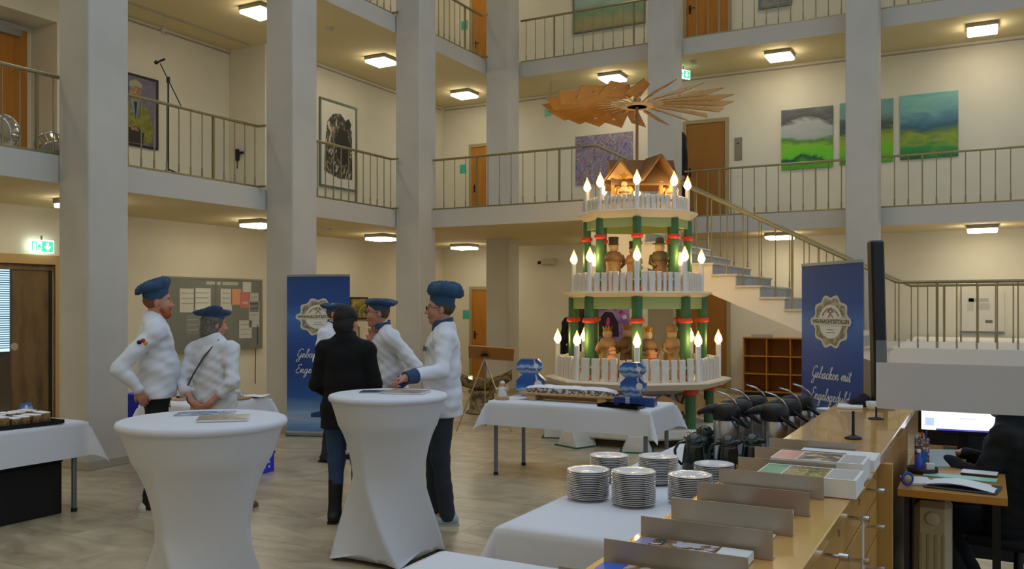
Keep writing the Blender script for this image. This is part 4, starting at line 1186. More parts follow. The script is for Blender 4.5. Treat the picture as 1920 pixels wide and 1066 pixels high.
def person(label, loc, heading, H, arms, hat=None, glasses=False, hair=None, hair_col='3a3028', beard=None, jacket=M_JACKET, hem=.92, trousers='1c2434', shoes='1a1a1c',
           collar=None, cuffs=None, belly=.0, wide=1.0, feet=((-.02, .10), (.02, -.10)), yaw=0.0, pitch=0.0, lean=.0, tag_m=None, boots=None, sleeve_roll=False, seated=False, wr=.0065, seed=0.0,
           hip_h=None, skirt=.0, tone=None, name='person', piping=None):
    t = thing(name, label, 'person', loc, heading)
    S = H/1.78
    sk = tone or M_SKIN
    out = {}
    def put(nm, me, parent=t):
        o = link(nm, me, parent)
        if parent is t: o.scale = (S, S, S)
        return o
    zh = -.42 if seated else 0.0                      # a seated body drops to chair height
    base = v3(0, 0, zh)
    P = base+v3(0, 0, .95); C = base+v3(lean, 0, 1.32); N = base+v3(lean*1.25-.012, 0, 1.50)
    hc = base+v3(lean*1.5+.022, 0, 1.652)
    sh = {1: base+v3(lean-.01, .178*wide, 1.425), -1: base+v3(lean-.01, -.178*wide, 1.425)}
    J = {}
    for sd, key in ((1, 'L'), (-1, 'R')):
        e, w, hd, hn, cu = arms[key]
        J[sd] = (v3(*e)+base*(0 if seated else 1), v3(*w)+base*(0 if seated else 1), nrm(hd), nrm(hn), cu)
    legs = {}
    for (fx, fy), sd in zip(feet, (1, -1)):
        hip = P+v3(0, .088*sd, -.02)
        if seated: kn = v3(.42, fy, .50); an = v3(.40+fx, fy, .085)
        else: an = v3(fx, fy, .085); kn = (hip+an)/2+v3(.035, 0, -.0)
        legs[sd] = (hip, kn, an)
    pts = [hc+v3(.2, .2, .2), hc-v3(.2, .2, .2)]+[q for j in J.values() for q in (j[0], j[1]+j[2]*.22)]+[q for l in legs.values() for q in l]+[v3(.26, .26, 0), v3(-.26, -.26, 0)]
    lo = np.min(pts, 0)-.16; hi = np.max(pts, 0)+.14; lo[2] = -.02
    def torso(f, g=0.0, low=None):
        f.cap(P+v3(0, .05, -.02), P+v3(0, -.05, -.02), .108+g, k=.05, sc=(1, 1.2*wide, 1))
        f.cap(P+v3(.0, 0, .03), P+v3(.01, 0, .20), .112+g, k=.05, sc=(1, 1.28*wide, 1))
        if belly: f.ell(P+v3(.05+belly*.4, 0, .14), (.11+belly+g, .15+belly+g, .17), k=.08)
        f.cap(P+v3(.0, 0, .22), C+v3(0, 0, .03), .117+g, k=.06, sc=(1, 1.34*wide, 1))
        f.cap(sh[1], sh[-1], .056+g, k=.06)
        f.cap(C, N+v3(0, 0, .012), .085+g, .056+g, k=.05)
        f.cap(sh[1]+v3(0, -.03, .0), N+v3(-.012, .02, .005), .046+g, .048+g, k=.04); f.cap(sh[-1]+v3(0, .03, .0), N+v3(-.012, -.02, .005), .046+g, .048+g, k=.04)
        if low is not None: f.cap(P+v3(.0, 0, low-.95-zh*0-.04), P+v3(0, 0, .05), .128+g+skirt, .118+g, k=.05, sc=(1, 1.32*wide, 1))
    # --- head frame
    Rm = np.array((Euler((0, 0, R(yaw))).to_matrix() @ Euler((0, R(pitch), 0)).to_matrix()))
    def hp(x, y, z): return hc+Rm@v3(x, y, z)
    # --- body: one continuous surface
    f = Field(lo, hi, .0075)
    torso(f)
    for sd in (1, -1):
        e, w, hd, hn, cu = J[sd]
        f.cap(sh[sd], e, .050, .041, .03); f.cap(e, w, .040, .027, .02)
        hand(f, w, hd, hn, sd, cu)
        hip, kn, an = legs[sd]
        f.cap(hip, kn, .082, .056, .04); f.cap(kn, an, .053, .037, .03); f.cap(an, an+v3(.13, 0, -.05), .035, .026, .02)
    f.cap(N-v3(0, 0, .03), hp(-.02, 0, -.06), .057, .055, .03)
    f.ell(hp(-.012, 0, .035), (.098, .077, .092), .02, Rm); f.ell(hp(.022, 0, -.03), (.068, .061, .092), .03, Rm)
    f.ell(hp(.05, 0, -.098), (.034, .036, .026), .02, Rm)
    f.cap(hp(.083, 0, .008), hp(.108, 0, -.028), .009, .014, .012); f.cap(hp(.094, -.014, -.032), hp(.094, .014, -.032), .009, k=.008)
    f.cap(hp(.077, -.032, .030), hp(.077, .032, .030), .011, k=.015)
    f.cap(hp(.084, -.018, -.063), hp(.084, .018, -.063), .0075, k=.01)
    for sd in (1, -1):
        f.ell(hp(.054, sd*.038, -.03), (.03, .024, .03), .02, Rm)
        f.ell(hp(-.006, sd*.079, -.008), (.020, .010, .033), .006, Rm)
        f.ell(hp(.092, sd*.031, .008), (.014, .016, .010), .012, Rm, 'cut')
    put('body', f.mesh('body', sk))
    Hm = Matrix.Translation(Vector(hc)) @ Matrix(Rm.tolist()).to_4x4()
    for sd in (1, -1):
        put('eye', MB().ell(hp(.073, sd*.031, .007), .0125, n=10, m=8).mesh('eye', M_EYEW))
        put('iris', MB().ell(hp(.0815, sd*.031, .007), .0062, n=8, m=6).mesh('iris', M_EYED))
        put('eyebrow', MB().tube([hp(.087, sd*.016, .030), hp(.086, sd*.032, .034), hp(.074, sd*.048, .029)], .0042, 6).mesh('eyebrow', mat('brow_'+hair_col, hair_col, .9)))
    put('lips', MB().tube([hp(.088, -.022, -.060), hp(.094, 0, -.063), hp(.088, .022, -.060)], .0045, 6).mesh('lips', M_LIP))
    # --- trousers
    f = Field((lo[0], lo[1], -.02), (hi[0], hi[1], 1.12+zh), .009)
    f.cap(P+v3(0, .05, -.02), P+v3(0, -.05, -.02), .118, k=.04, sc=(1, 1.2*wide, 1)); f.cap(P, P+v3(0, 0, .10), .12+belly*.4, k=.04, sc=(1, 1.28*wide, 1))
    for sd in (1, -1):
        hip, kn, an = legs[sd]
        f.cap(hip, kn, .095, .070, .03)
        lowr = .05 if boots else .062
        f.cap(kn, an+v3(-.005, 0, -.03), .068, lowr, .03)
    f.wrinkle(.003, seed+3); f.clip_high(1.06+zh if not seated else 1.02+zh); f.clip_low(boots-.03 if boots else .035)
    put('trousers', f.mesh('trousers', mat('cloth_'+trousers, trousers, .85, bump=(12, .2))))
    # --- shoes
    for sd in (1, -1):
        hip, kn, an = legs[sd]
        f = Field(an-v3(.14, .09, .11), an+v3(.24, .09, (boots or .14)+.02-.085), .007)
        f.cap((an[0]-.045, an[1], .04), (an[0]+.135, an[1]+.012*sd, .034), .045, .040, .03); f.cap((an[0]-.02, an[1], .06), (an[0]-.012, an[1], .105), .046, .042, .03)
        if boots: f.cap((an[0], an[1], .08), an+(kn-an)*((boots-.085)/(kn[2]-.085)), .053, .062, .03)
        f.clip_low(.0)
        o = put('shoe', f.mesh('shoe', mat('leather_'+shoes, shoes, .5)))
        sol = MB().prism([(an[0]-.092, an[1]-.036), (an[0]-.06, an[1]-.045), (an[0]+.08, an[1]-.046+.012*sd), (an[0]+.17, an[1]-.03+.012*sd), (an[0]+.178, an[1]+.012*sd), (an[0]+.17, an[1]+.03+.012*sd), (an[0]+.08, an[1]+.046+.012*sd), (an[0]-.06, an[1]+.045), (an[0]-.092, an[1]+.036)], 0, .018)
        link('sole', sol.mesh('sole', mat('sole_pale', 'b8b4a8', .7) if shoes not in ('1a1a1c', '101012') else mat('sole_dark', '141414', .7)), o)
    # --- jacket
    f = Field((lo[0], lo[1], hem-.05+zh), (hi[0], hi[1], 1.60+zh), .008)
    torso(f, .020, hem+zh*0)
    for sd in (1, -1):
        e, w, hd, hn, cu = J[sd]
        f.cap(sh[sd], e, .068, .058, .035)
        if sleeve_roll: f.cap(e, e+(w-e)*.42, .060, .058, .025)
        else: f.cap(e, w-(w-e)*(.22 if cuffs else .04), .057, .045, .025)
    f.wrinkle(wr, seed)
    f.clip_low(hem+zh)
    jo = put('jacket', f.mesh('jacket', jacket))
    if collar:
        cl = MB(); n = 28; vs = []; fs = []
        for i in range(n+1):
            a = R(22)+i*(2*math.pi-R(44))/n
            cx, cy = N[0]+.012, 0
            for rr, zz in ((.090, -.02), (.079, .062), (.071, .060), (.075, -.02)):
                vs.append((cx+rr*math.cos(a)*1.02, cy+rr*math.sin(a)*1.05, N[2]+zz+.012-.018*math.cos(a)))
        for i in range(n):
            for q in range(4): fs.append((4*i+q, 4*i+4+q, 4*i+4+(q+1) % 4, 4*i+(q+1) % 4))
        cl.add(vs, fs, True); put('collar', cl.mesh('collar', collar))
    if cuffs:
        for sd in (1, -1):
            e, w, hd, hn, cu = J[sd]
            u = nrm(w-e); put('cuff', MB().cyl(w-u*.09, w+u*.005, .056, .047, n=20).mesh('cuff', cuffs))
    if tag_m:
        ty = tag_m
        put('name_tag', MB().box(-.002, .002, -.03, .03, -.018, .018, M=Matrix.Translation((C[0]+.139+belly*.3, ty*.10, C[2]+.03)) @ Matrix.Rotation(R(ty*22), 4, 'Z') @ Matrix.Rotation(R(-8), 4, 'Y')).mesh('name_tag', mat('tag_teal', '24555c', .4)))
        put('chest_badge', MB().lathe([(.028, 0), (.028, .002), (.001, .002)], n=16, M=Matrix.Translation((C[0]+.141+belly*.3, -ty*.085, C[2]+.03)) @ Matrix.Rotation(R(-ty*20), 4, 'Z') @ Matrix.Rotation(R(82), 4, 'Y')).mesh('chest_badge', M_BADGE))
    if piping:
        put('piping', MB().tube([(N[0]+.085, .03, N[2]-.02), (C[0]+.146, .05, C[2]+.0), (C[0]+.15+belly, .06, C[2]-.18), (P[0]+.15+belly, .06, P[2]+.0)], .006, 6).mesh('piping', mat('red_piping', 'b04a50', .7)))
    # --- hair
    if hair:
        f = Field(hc-v3(.2, .2, .34), hc+v3(.2, .2, .2), .006)
        if hair == 'fringe':       # short hair below a cap
            f.ell(hp(-.020, 0, .020), (.097, .082, .085), .01, Rm)
            f.ell(hp(.075, 0, -.03), (.085, .12, .14), .01, Rm, 'cut'); f.ell(hp(-.06, 0, -.13), (.12, .12, .075), .02, Rm, 'cut')
        if hair == 'bob':
            f.ell(hp(-.022, 0, .02), (.105, .092, .10), .01, Rm); f.ell(hp(-.045, 0, -.07), (.085, .090, .09), .03, Rm)
            f.ell(hp(.09, 0, -.03), (.075, .075, .12), .01, Rm, 'cut')
        if hair == 'short':
            f.ell(hp(-.018, 0, .050), (.112, .095, .098), .01, Rm); f.ell(hp(-.05, 0, -.03), (.075, .085, .085), .03, Rm)
            f.ell(hp(.095, 0, -.045), (.075, .10, .10), .01, Rm, 'cut')
        if hair == 'long':
            f.ell(hp(-.02, 0, .03), (.11, .093, .105), .01, Rm); f.cap(hp(-.05, 0, -.02), hp(-.075, 0, -.2), .085, .07, .04); f.ell(hp(.095, 0, -.05), (.08, .08, .15), .01, Rm, 'cut')
        f.wrinkle(.0035 if hair != 'short' else .006, seed+1)
        X, Y, Z = f.axes(); f.f = f.f+(.0035*np.sin(150*X[:, None, None]+40*Z[None, None, :])*np.sin(140*Y[None, :, None]+2*np.sin(60*X[:, None, None]))*np.sin(120*Z[None, None, :]+seed)).astype(np.float32)
        put('hair', f.mesh('hair', mat('hair_'+hair_col, hair_col, .7, noise=(40, '6a6660' if hair_col == '5d574f' else hair_col, .45, .6))))
    if beard:
        f = Field(hc-v3(.2, .2, .2), hc+v3(.2, .2, .1), .006)
        f.ell(hp(.045, 0, -.098), (.052, .052, .040), .02, Rm); f.cap(hp(.03, .055, -.06), hp(.03, -.055, -.06), .02, k=.02); f.cap(hp(.09, -.022, -.05), hp(.09, .022, -.05), .008, k=.01)
        f.wrinkle(.002, 5)
        put('beard', f.mesh('beard', mat('beard_'+beard, beard, .8)))
    if glasses:
        g = MB(); gm = mat('spectacle_frame', '18181a', .3)
        for sd in (1, -1):
            g.tube([hp(.103, sd*(.034+.025*math.cos(a)), .005+.018*math.sin(a)) for a in [2*math.pi*i/14 for i in range(14)]], .0024, 6, closed=True)
            g.tube([hp(.101, sd*.058, .010), hp(.05, sd*.080, .012), hp(-.01, sd*.085, .008)], .0024, 6)
        g.tube([hp(.105, -.010, .008), hp(.108, 0, .011), hp(.105, .010, .008)], .0024, 6)
        put('glasses', g.mesh('glasses', gm))
    if hat:
        hatR, hatZ, tilt, side, band, pleat, sq = hat
        n, prof = 48, [(.094, .022), (.098, .05), (.099, band), (.102, band+.004), (hatR*.86, band+.008), (hatR, band+.03), (hatR*.97, band+.03+hatZ*.45), (hatR*.80, band+.03+hatZ*.8), (hatR*.4, band+.03+hatZ), (.002, band+.03+hatZ*1.02)]
        hm = Hm @ Matrix.Rotation(R(-7), 4, 'Y')
        for nm, pr in (('hat_band', prof[:3]), ('hat_crown', prof[2:])):
            vs = []
            for k, (r, z) in enumerate(pr):
                q = 0 if nm == 'hat_band' else min(1, k/3)
                for i in range(n):
                    a = 2*math.pi*i/n
                    rr = r*(1+q*(.035*math.sin(pleat*a+seed)+.05*math.sin(2*a+seed)+sq*.16*math.cos(4*a)**3)) if r > .01 else r
                    zz = z+q*(.010*math.sin(pleat*a*.5+1+seed)+tilt*rr*math.cos(a)+side*rr*math.sin(a))
                    vs.append((rr*math.cos(a)-.012-q*.015, rr*math.sin(a)*.86, zz))
            m_ = len(pr); fs = [(k*n+i, k*n+(i+1) % n, (k+1)*n+(i+1) % n, (k+1)*n+i) for k in range(m_-1) for i in range(n)]
            put(nm, MB().add(vs, fs, True, hm).mesh(nm, M_HAT))
    return t, J, S, put

DOWN = (0, 0, -1)
def hang(sd, fwd=0.0, out=.25, curl=.35): return ((-.02+fwd*.3, sd*(out), 1.15), (.03+fwd, sd*(out+.01), .90), (.1, 0, -1), (0, -sd, 0), curl)
def w2l(loc, heading, H, w):
    S = H/1.78; dx, dy = w[0]-loc[0], w[1]-loc[1]; c, s_ = math.cos(heading), math.sin(heading)
    return ((dx*c+dy*s_)/S, (-dx*s_+dy*c)/S, (w[2]-loc[2])/S)

# 1 bearded chef with hand on hip, turned to the right
q1 = person('red-bearded chef in white jacket and blue cap, hand on hip, beside the column', (-6.082, 5.038, 0), R(28.3+25), 1.86,
       {'R': ((-.27, -.25, 1.15), (-.13, -.245, .985), (.45, .05, -1), (.0, 1, 0), .30), 'L': hang(1, .05)}, hat=(.135, .06, .22, 0, .085, 9, 0), hair='fringe', hair_col='7a4a30', beard='9a4a24', hem=.90,
       trousers='15171c', shoes='c6c4bc', belly=.015, wide=1.08, feet=((.02, .12), (-.04, -.12)), yaw=-8, piping=True, seed=.4)
# 2 woman seen from behind, hands clasped
q2 = person('grey-haired woman in white shirt and blue cap seen from behind, hands clasped', (-5.69, 5.30, 0), R(118.3-18), 1.66,
       {'R': ((-.10, -.27, 1.14), (-.185, -.085, .955), (-.05, .75, -.55), (1, 0, .1), .55), 'L': ((-.10, .27, 1.14), (-.20, .07, .97), (-.05, -.75, -.55), (1, 0, .1), .55)}, hat=(.145, .03, -.05, -.28, .075, 5, 1), hair='bob', hair_col='5d574f',
       jacket=mat('white_shirt_cotton', 'd4d6dc', .8, bump=(6, .35)), hem=.80, trousers='1a1f78', shoes='6a5038', wide=1.04, feet=((-.02, .09), (-.02, -.33)), yaw=-38, sleeve_roll=True, wr=.008, seed=1.3, skirt=.01, pitch=6)
for i, (dy, dz, c) in enumerate(((-.022, 0, '101012'), (.004, .012, 'b0281e'), (.022, -.006, 'd09a2c'))):
    q1[3]('sleeve_emblem', MB().ell((-.105+dy, -.276, 1.345+dz), .018, .012, .017, 12, 8).mesh('sleeve_emblem', mat('emblem_'+c, c, .6)))
q2[3]('bag_strap', MB().tube([(.03, -.10, 1.53), (-.06, -.095, 1.515), (-.152, -.02, 1.38), (-.172, .08, 1.22), (-.15, .165, 1.10), (-.04, .21, 1.02)], .013, 8, flat=.5).mesh('bag_strap', mat('olive_webbing', '4a4432', .8)))
q2[3]('bracelet', MB().torus((-.19, .10, .985), .036, .007, 18, 8, Matrix.Rotation(R(60), 3, 'X')).mesh('bracelet', M_BLACK))
# 3 chef standing behind the woman in black
person('chef in white jacket and flat blue cap half hidden behind the woman in black', (-6.310, 7.605, 0), R(28.3-25), 1.73,
       {'R': hang(-1, .02, .28), 'L': ((.05, .27, 1.16), (.2, .18, 1.0), (.8, -.3, -.2), (0, -1, 0), .5)}, hat=(.15, .025, -.12, 0, .065, 6, .2), glasses=True, hair='fringe', hair_col='4a4038', hem=.93, trousers='2c2e30', shoes='1a1a1c', collar=M_NAVY, cuffs=M_NAVY, tag_m=1, feet=((0, .12), (0, -.15)), yaw=10, seed=2.1)
# 4 woman in black seen from behind
person('short-haired woman in long black jumper, jeans and black boots seen from behind', (-4.418, 5.460, 0), R(118.3-6), 1.69,
       {'R': ((-.01, -.25, 1.14), (.16, -.16, 1.02), (.9, .3, .1), (0, .3, -1), .4), 'L': ((-.01, .25, 1.14), (.16, .16, 1.02), (.9, -.3, .1), (0, -.3, -1), .4)}, hair='short', hair_col='171412',
       jacket=mat('black_knit', '0b0a0c', .95), hem=.78, trousers='2f4668', shoes='101012', boots=.34, collar=mat('black_knit', '0b0a0c'), wide=1.0, feet=((-.0, .095), (.04, -.10)), yaw=-20, skirt=.02, seed=3.2, wr=.003)
# 5 chef gesturing
person('gesturing chef in white jacket with navy cuffs and flat blue cap facing left', (-4.71, 6.436, 0), R(208.3+33), 1.755,
       {'R': ((.09, -.25, 1.17), (.17, .02, 1.385), (.10, .10, .95), (.4, .9, 0), .22), 'L': ((-.10, .33, 1.18), (.06, .25, 1.00), (.5, -.55, -.7), (0, -1, 0), .5)}, hat=(.145, .03, -.10, 0, .07, 5, .5), glasses=True, hair='fringe', hair_col='50402e', hem=.97, trousers='1c2742', shoes='1a1a1c', collar=M_NAVY, cuffs=M_NAVY, tag_m=1, belly=.02, yaw=-14, lean=.07, seed=4.0)
# 6 chef leaning on the table
P6 = (-3.749, 5.817, 0); h6 = R(208.3+6); H6 = 1.80
wr6 = w2l(P6, h6, H6, (-3.69, 5.235, 1.175))
person('smiling bespectacled chef in white jacket with navy collar, fist on the bar table', P6, h6, H6,
       {'L': ((.02, .30, 1.20), wr6, (.9, .35, -.12), (-.2, .1, -1), .95), 'R': hang(-1, .04)}, hat=(.150, .085, -.05, .08, .095, 11, 0), glasses=True, hair='fringe', hair_col='4a3a2c', hem=.83, trousers='2c323c', shoes='9fb0b8', collar=M_NAVY, cuffs=M_NAVY, tag_m=1, wide=1.03, feet=((-.03, .09), (.06, -.10)), yaw=4, seed=5.3, skirt=.01)
# 7 person in black on the upper gallery, 8 behind the pyramid, 9 at the desk
person('person in black coat half hidden behind a column on the upper gallery', (-5.13, 16.30, L1), R(190), 1.72,
       {'R': hang(-1, .03), 'L': hang(1, -.1)}, hair='long', hair_col='171412', jacket=mat('black_coat', '0c0b0d', .9), hem=.70, trousers='111114', shoes='101012', boots=.36, feet=((.16, .09), (-.18, -.09)), seed=6)
person('dark-haired person in black coat standing behind the pyramid', (-5.37, 12.10, 0), R(100), 1.80,
       {'R': hang(-1, .0), 'L': hang(1, .0)}, hair='long', hair_col='171412', jacket=mat('black_coat', '0c0b0d', .9), hem=.72, trousers='111114', shoes='101012', seed=7)
person('seated person in dark clothes at the desk behind the glass screen', (.12, 5.64, 0), R(165), 1.72,
       {'R': ((.08, -.22, .78), (.28, -.12, .86), (.9, .3, 0), (0, .2, -1), .4), 'L': ((.08, .25, .78), (.30, .18, .85), (.9, -.1, -.1), (0, 0, -1), .4)}, hair='long', hair_col='1c1714', jacket=mat('black_coat', '0c0b0d', .9), hem=.93, trousers='16181e', shoes='101012', seed=8, seated=True, feet=((-.20, .10), (-.20, -.10)))
ch = thing('office_chair', 'dark office chair under the seated person at the desk', 'chair', (.16, 5.63, 0), R(165))
MB().box(-.22, .22, -.22, .22, .38, .43, .02).build('seat', mat('dark_upholstery', '131316', .9), ch)
MB().box(-.27, -.23, -.20, .20, .50, .95, .015).build('backrest', mat('dark_upholstery', '131316'), ch)
MB().box(-.26, -.2, -.03, .03, .40, .55).build('back_bar', M_BLACK, ch)
MB().cyl((0, 0, .07), (0, 0, .38), .025, n=10).build('gas_lift', M_BLACK, ch)
for i in range(5):
    a = i*2*math.pi/5
    MB().cyl((0, 0, .09), (.26*math.cos(a), .26*math.sin(a), .06), .018, n=8).build('base_arm', M_BLACK, ch)
    MB().ell((.26*math.cos(a), .26*math.sin(a), .03), .03, n=10, m=8).build('castor', M_BLACK, ch)
# ------------------------------------------------------------------ reception counter
M_CWOOD = mat('glossy_beech_veneer', 'cf9f58', .20, noise=(2.2, 'c4924a', .35, .7), stretch=(5, .6, 5), coat=.4)
M_CFRONT = mat('drawer_veneer', 'bd8c44', .35, noise=(2.2, 'b0803a', .35, .7), stretch=(5, .6, 5))
M_STEEL = mat('brushed_steel', 'a89f92', .36, .6)
M_CHROME = mat('chrome', 'c4c4c6', .15, 1.0)
ct = thing('reception_counter', 'long glossy beech reception counter with drawers', 'counter', (0, 0, 0))
CZ = 1.05
MB().box(-.85, -.44, .2, 6.15, 0, CZ-.04).build('carcass', M_CFRONT, ct)
MB().box(-.875, -.40, .2, 6.2, CZ-.04, CZ, .004).build('worktop', M_CWOOD, ct)
for i in range(6):
    y0 = 1.04+i*.52
    for k, (z0, z1) in enumerate(((.865, 1.0), (.70, .855), (.42, .69), (.08, .41))):
        d = MB().box(-.44, -.421, y0+.005, y0+.515, z0, z1, .002).build('drawer', M_CFRONT, ct)
        zc = z1-.035
        h = MB().cyl((-.421, y0+.12, zc), (-.375, y0+.12, zc), .006, n=8).cyl((-.378, y0+.12-.0, zc), (-.352, y0+.12, zc), .012, n=12).build('handle', M_CHROME, d)
        if k == 0: MB().cyl((-.421, y0+.40, zc), (-.416, y0+.40, zc), .012, n=12).build('lock', M_CHROME, d)
MB().box(-.44, -.36, 4.17, 4.21, 0, CZ-.045).build('end_panel', mat('pale_end_panel', 'b08a4a', .4), ct)
ks = thing('key_lanyard', 'white and blue lanyard hanging from a drawer handle of the counter', 'lanyard', (-.372, 3.24, .965), 0)
MB().box(-.002, .002, -.012, .012, -.20, 0).build('strap', mat('lanyard_white', 'c9d2d6', .6), ks)
MB().box(-.003, .003, -.014, .014, -.24, -.195).build('clip', mat('lanyard_teal', '2f8fa0', .5), ks)

# brochure dividers and brochures
ys = (1.50, 1.76, 2.022, 2.286, 2.55, 2.816, 3.083, 3.357, 3.629, 3.90)
dv_me = MB().box(-.83, -.477, -.0015, .0015, 0, .075).mesh('plate', M_STEEL)
df_me = MB().box(-.83, -.477, -.0015, .03, 0, .0015).mesh('foot_flange', M_STEEL)
ordn = ('first', 'second', 'third', 'fourth', 'fifth', 'sixth', 'seventh', 'eighth', 'ninth', 'tenth')
for i, y in enumerate(ys):
    t = thing('brochure_divider', f'brushed steel divider on the counter, {ordn[i]} from the near end', 'divider', (0, y, CZ), 0, 'steel brochure dividers')
    link('plate', dv_me, t); link('foot_flange', df_me, t)
P1 = print_mat('brochure_photo_a', ['e0e0e0', '2a2a34', '8a6a4a', 'b9bcc6'], 16, 3)
P2 = print_mat('brochure_photo_b', ['d8d8d8', 'a7372c', '40304a', 'd2d2d6'], 16, 4)
P3 = print_mat('brochure_photo_c', ['dedede', 'd8d8da', 'b0483c', '3c4034'], 20, 5)
P4 = print_mat('brochure_photo_d', ['506a7a', '4a3a34', '8a6c4c', 'c2b8a4'], 16, 6)
P5 = print_mat('brochure_photo_e', ['2a5a8c', '3a3a2c', 'b0a040', '6a3c34'], 20, 7)
M_MBLUE = mat('brochure_blue_panel', '2a5ac8', .3); M_MLILAC = mat('brochure_lilac_panel', '8a86b4', .3); M_MRED = mat('brochure_red_panel', 'a02828', .3); M_MGREEN = mat('brochure_green_panel', '1f8a64', .3); M_MPINK = mat('brochure_pink_panel', 'c87a70', .3); M_MGREY = mat('brochure_grey_panel', 'b8b6ae', .3)
def bro(i, lab, th, cover, patches, x=-.66, w=.30, dx=0):
    y = (ys[i]+ys[i+1])/2+.01
    magazine(lab, (x+dx, y, CZ+.002), 0, w, .205, th, cover, 'brochures on the counter', patches, name='brochure')
bro(0, 'brochure with blue corner panel nearest the viewer on the counter', .02, P1, [(-.15, -.10, -.10, .10, M_MBLUE)], dx=-.01)
bro(1, 'brochure showing a person in glasses beside a blue panel on the counter', .022, P4, [(-.15, -.09, -.10, .10, M_MBLUE), (.05, .15, -.1, .1, M_PAPER)], dx=-.01)
bro(2, 'brochure with lilac panel and dark figure photo on the counter', .022, P1, [(-.15, -.11, -.10, .10, M_MLILAC), (.07, .15, -.1, .1, M_PAPER)], dx=-.01)
bro(3, 'thin loose sheet pile between the third and fourth divider', .004, M_PAPER, [(-.1, .1, -.05, .05, M_MGREY)], dx=-.01)
bro(4, 'brochure with dark red panel on the counter', .018, P2, [(.0, .14, -.1, .1, M_MRED), (-.05, -.01, -.09, .09, M_PAPER)], dx=-.01)
bro(5, 'white brochure with small red and black pictures on the counter', .022, M_PAPER, [(-.14, -.11, -.06, .06, mat('brochure_orange', 'd8643a', .3)), (-.04, .03, -.06, .06, P3)], dx=-.01)
bro(6, 'thick pile of brochures with green panel jutting past its divider', .062, M_PAPER, [(-.16, -.085, -.09, .09, M_MGREEN), (-.08, .06, -.09, .09, P5), (.065, .155, -.09, .09, M_MGREY)], x=-.545, w=.33)
bro(7, 'thick pile of brochures with pink panel jutting past its divider', .072, M_PAPER, [(-.16, -.075, -.09, .09, M_MPINK), (-.07, .075, -.09, .09, P4), (.08, .155, -.09, .09, M_MGREY)], x=-.555, w=.33)
bro(8, 'low pile of white sheets behind the pink brochure pile', .045, M_PAPER, [], x=-.53, w=.30)

at_ = thing('desk_antenna', 'small black stick antenna on an oval foot on the counter', 'antenna', (-.569, 4.566, CZ), 0)
MB().lathe([(.042, 0), (.040, .008), (.02, .014), (.012, .02)], n=20).build('foot', M_BLACK, at_)
MB().cyl((0, 0, .015), (0, 0, .135), .0075, .006, n=10).build('stick', M_BLACK, at_)

# glass screen with frosted band
gs = thing('glass_screen', 'raised glass screen with frosted band standing on the counter end', 'screen', (-.552, 5.42, CZ), 0)
MB().lathe([(.045, 0), (.045, .006), (.012, .012)], n=18).build('foot_plate', M_BLACK, gs)
MB().cyl((0, 0, .01), (0, 0, .07), .006, n=10).build('rod', M_BLACK, gs)
MB().box(-.002, 1.4, -.003, .003, .06, .45).build('pane', mat('clear_pane', 'dfe8e6', .03, alpha=.10), gs)
MB().box(0, 1.4, -.0042, -.0032, .062, .325).build('frosted_band', mat('frosted_foil', 'c2c1c3', .7, alpha=.93), gs)
MB().cyl((1.35, 0, .0), (1.35, 0, .07), .006, n=10).build('rod', M_BLACK, gs)

pl = thing('column_speaker', 'tall slim black column speaker leaning slightly at the counter end', 'speaker', (-.592, 6.02, CZ), R(28))
MB().box(-.042, .042, -.04, .04, .012, 1.06, .012).build('cabinet', M_BLACK, pl, (0, 0, 0), 0, (0, R(-1.5), 0))
MB().box(-.07, .07, -.06, .06, 0, .016, .004).build('foot', M_BLACK, pl)
pd = magazine('white writing pad at the far end of the counter', (-.76, 5.95, CZ+.001), .1, .15, .21, .012, M_PAPER, name='writing_pad')
hb = thing('black_cap', 'crumpled black cap lying at the far end of the counter', 'cap', (-.71, 6.08, CZ+.0), .3)
MB().grid(lambda u, v: ((u-.5)*.17, (v-.5)*.14, .075*max(0, math.sin(math.pi*u))**.5*max(0, math.sin(math.pi*v))**.5*(1+.15*math.sin(9*u+4*v))), 16, 14).build('crown', mat('dark_wool', '14141a', .9), hb)
MB().grid(lambda u, v: (.07+u*.06, (v-.5)*.10, .008+.004*math.sin(3*v)), 5, 8).build('peak', mat('dark_wool', '14141a'), hb)
cu = thing('white_cup', 'small white cup beside the black cap on the counter', 'cup', (-.62, 5.86, CZ), 0)
MB().lathe([(.022, 0), (.034, .02), (.038, .055), (.035, .055), (.03, .02), (.001, .008)], n=20).build('bowl', mat('porcelain', 'd9dadc', .15), cu)
MB().torus((.043, 0, .032), .014, .004, 14, 6, Matrix.Rotation(R(90), 3, 'X')).build('handle', mat('porcelain', 'd9dadc'), cu)

# ------------------------------------------------------------------ plates, pots and jugs
M_PORC = mat('porcelain', 'd9dadc', .15)
pl_me = MB().lathe([(.055, 0), (.058, .002), (.06, .004), (.082, .011), (.104, .0165), (.1055, .0185), (.103, .0195), (.080, .0145), (.060, .0075), (.001, .0065)], n=36).mesh('plate', M_PORC)
TZ = .748
def plates(x, y, n, label, me=pl_me, pitch=.0086, sc=1.0):
    rnd = random.Random(int(x*1000))
    for i in range(n):
        o = link('plate', me, None, (x+rnd.uniform(-.0015, .0015), y+rnd.uniform(-.0015, .0015), TZ+i*pitch), rnd.random()*6)
        o.scale = (sc, sc, 1)
        lb = label.replace('in the', f'{ORD[n-1-i]} from the top of the')
        tag(o, lb, 'plate', 'plates of ' + label.split(' in ')[1])
plates(-1.724, 3.99, 16, 'white plate in the front stack nearest the table edge')
plates(-1.48, 3.97, 18, 'white plate in the front stack nearest the counter dividers')
plates(-1.805, 4.47, 15, 'white plate in the rear stack nearest the table edge')
plates(-1.545, 4.52, 16, 'white plate in the rear stack below the dark jugs')
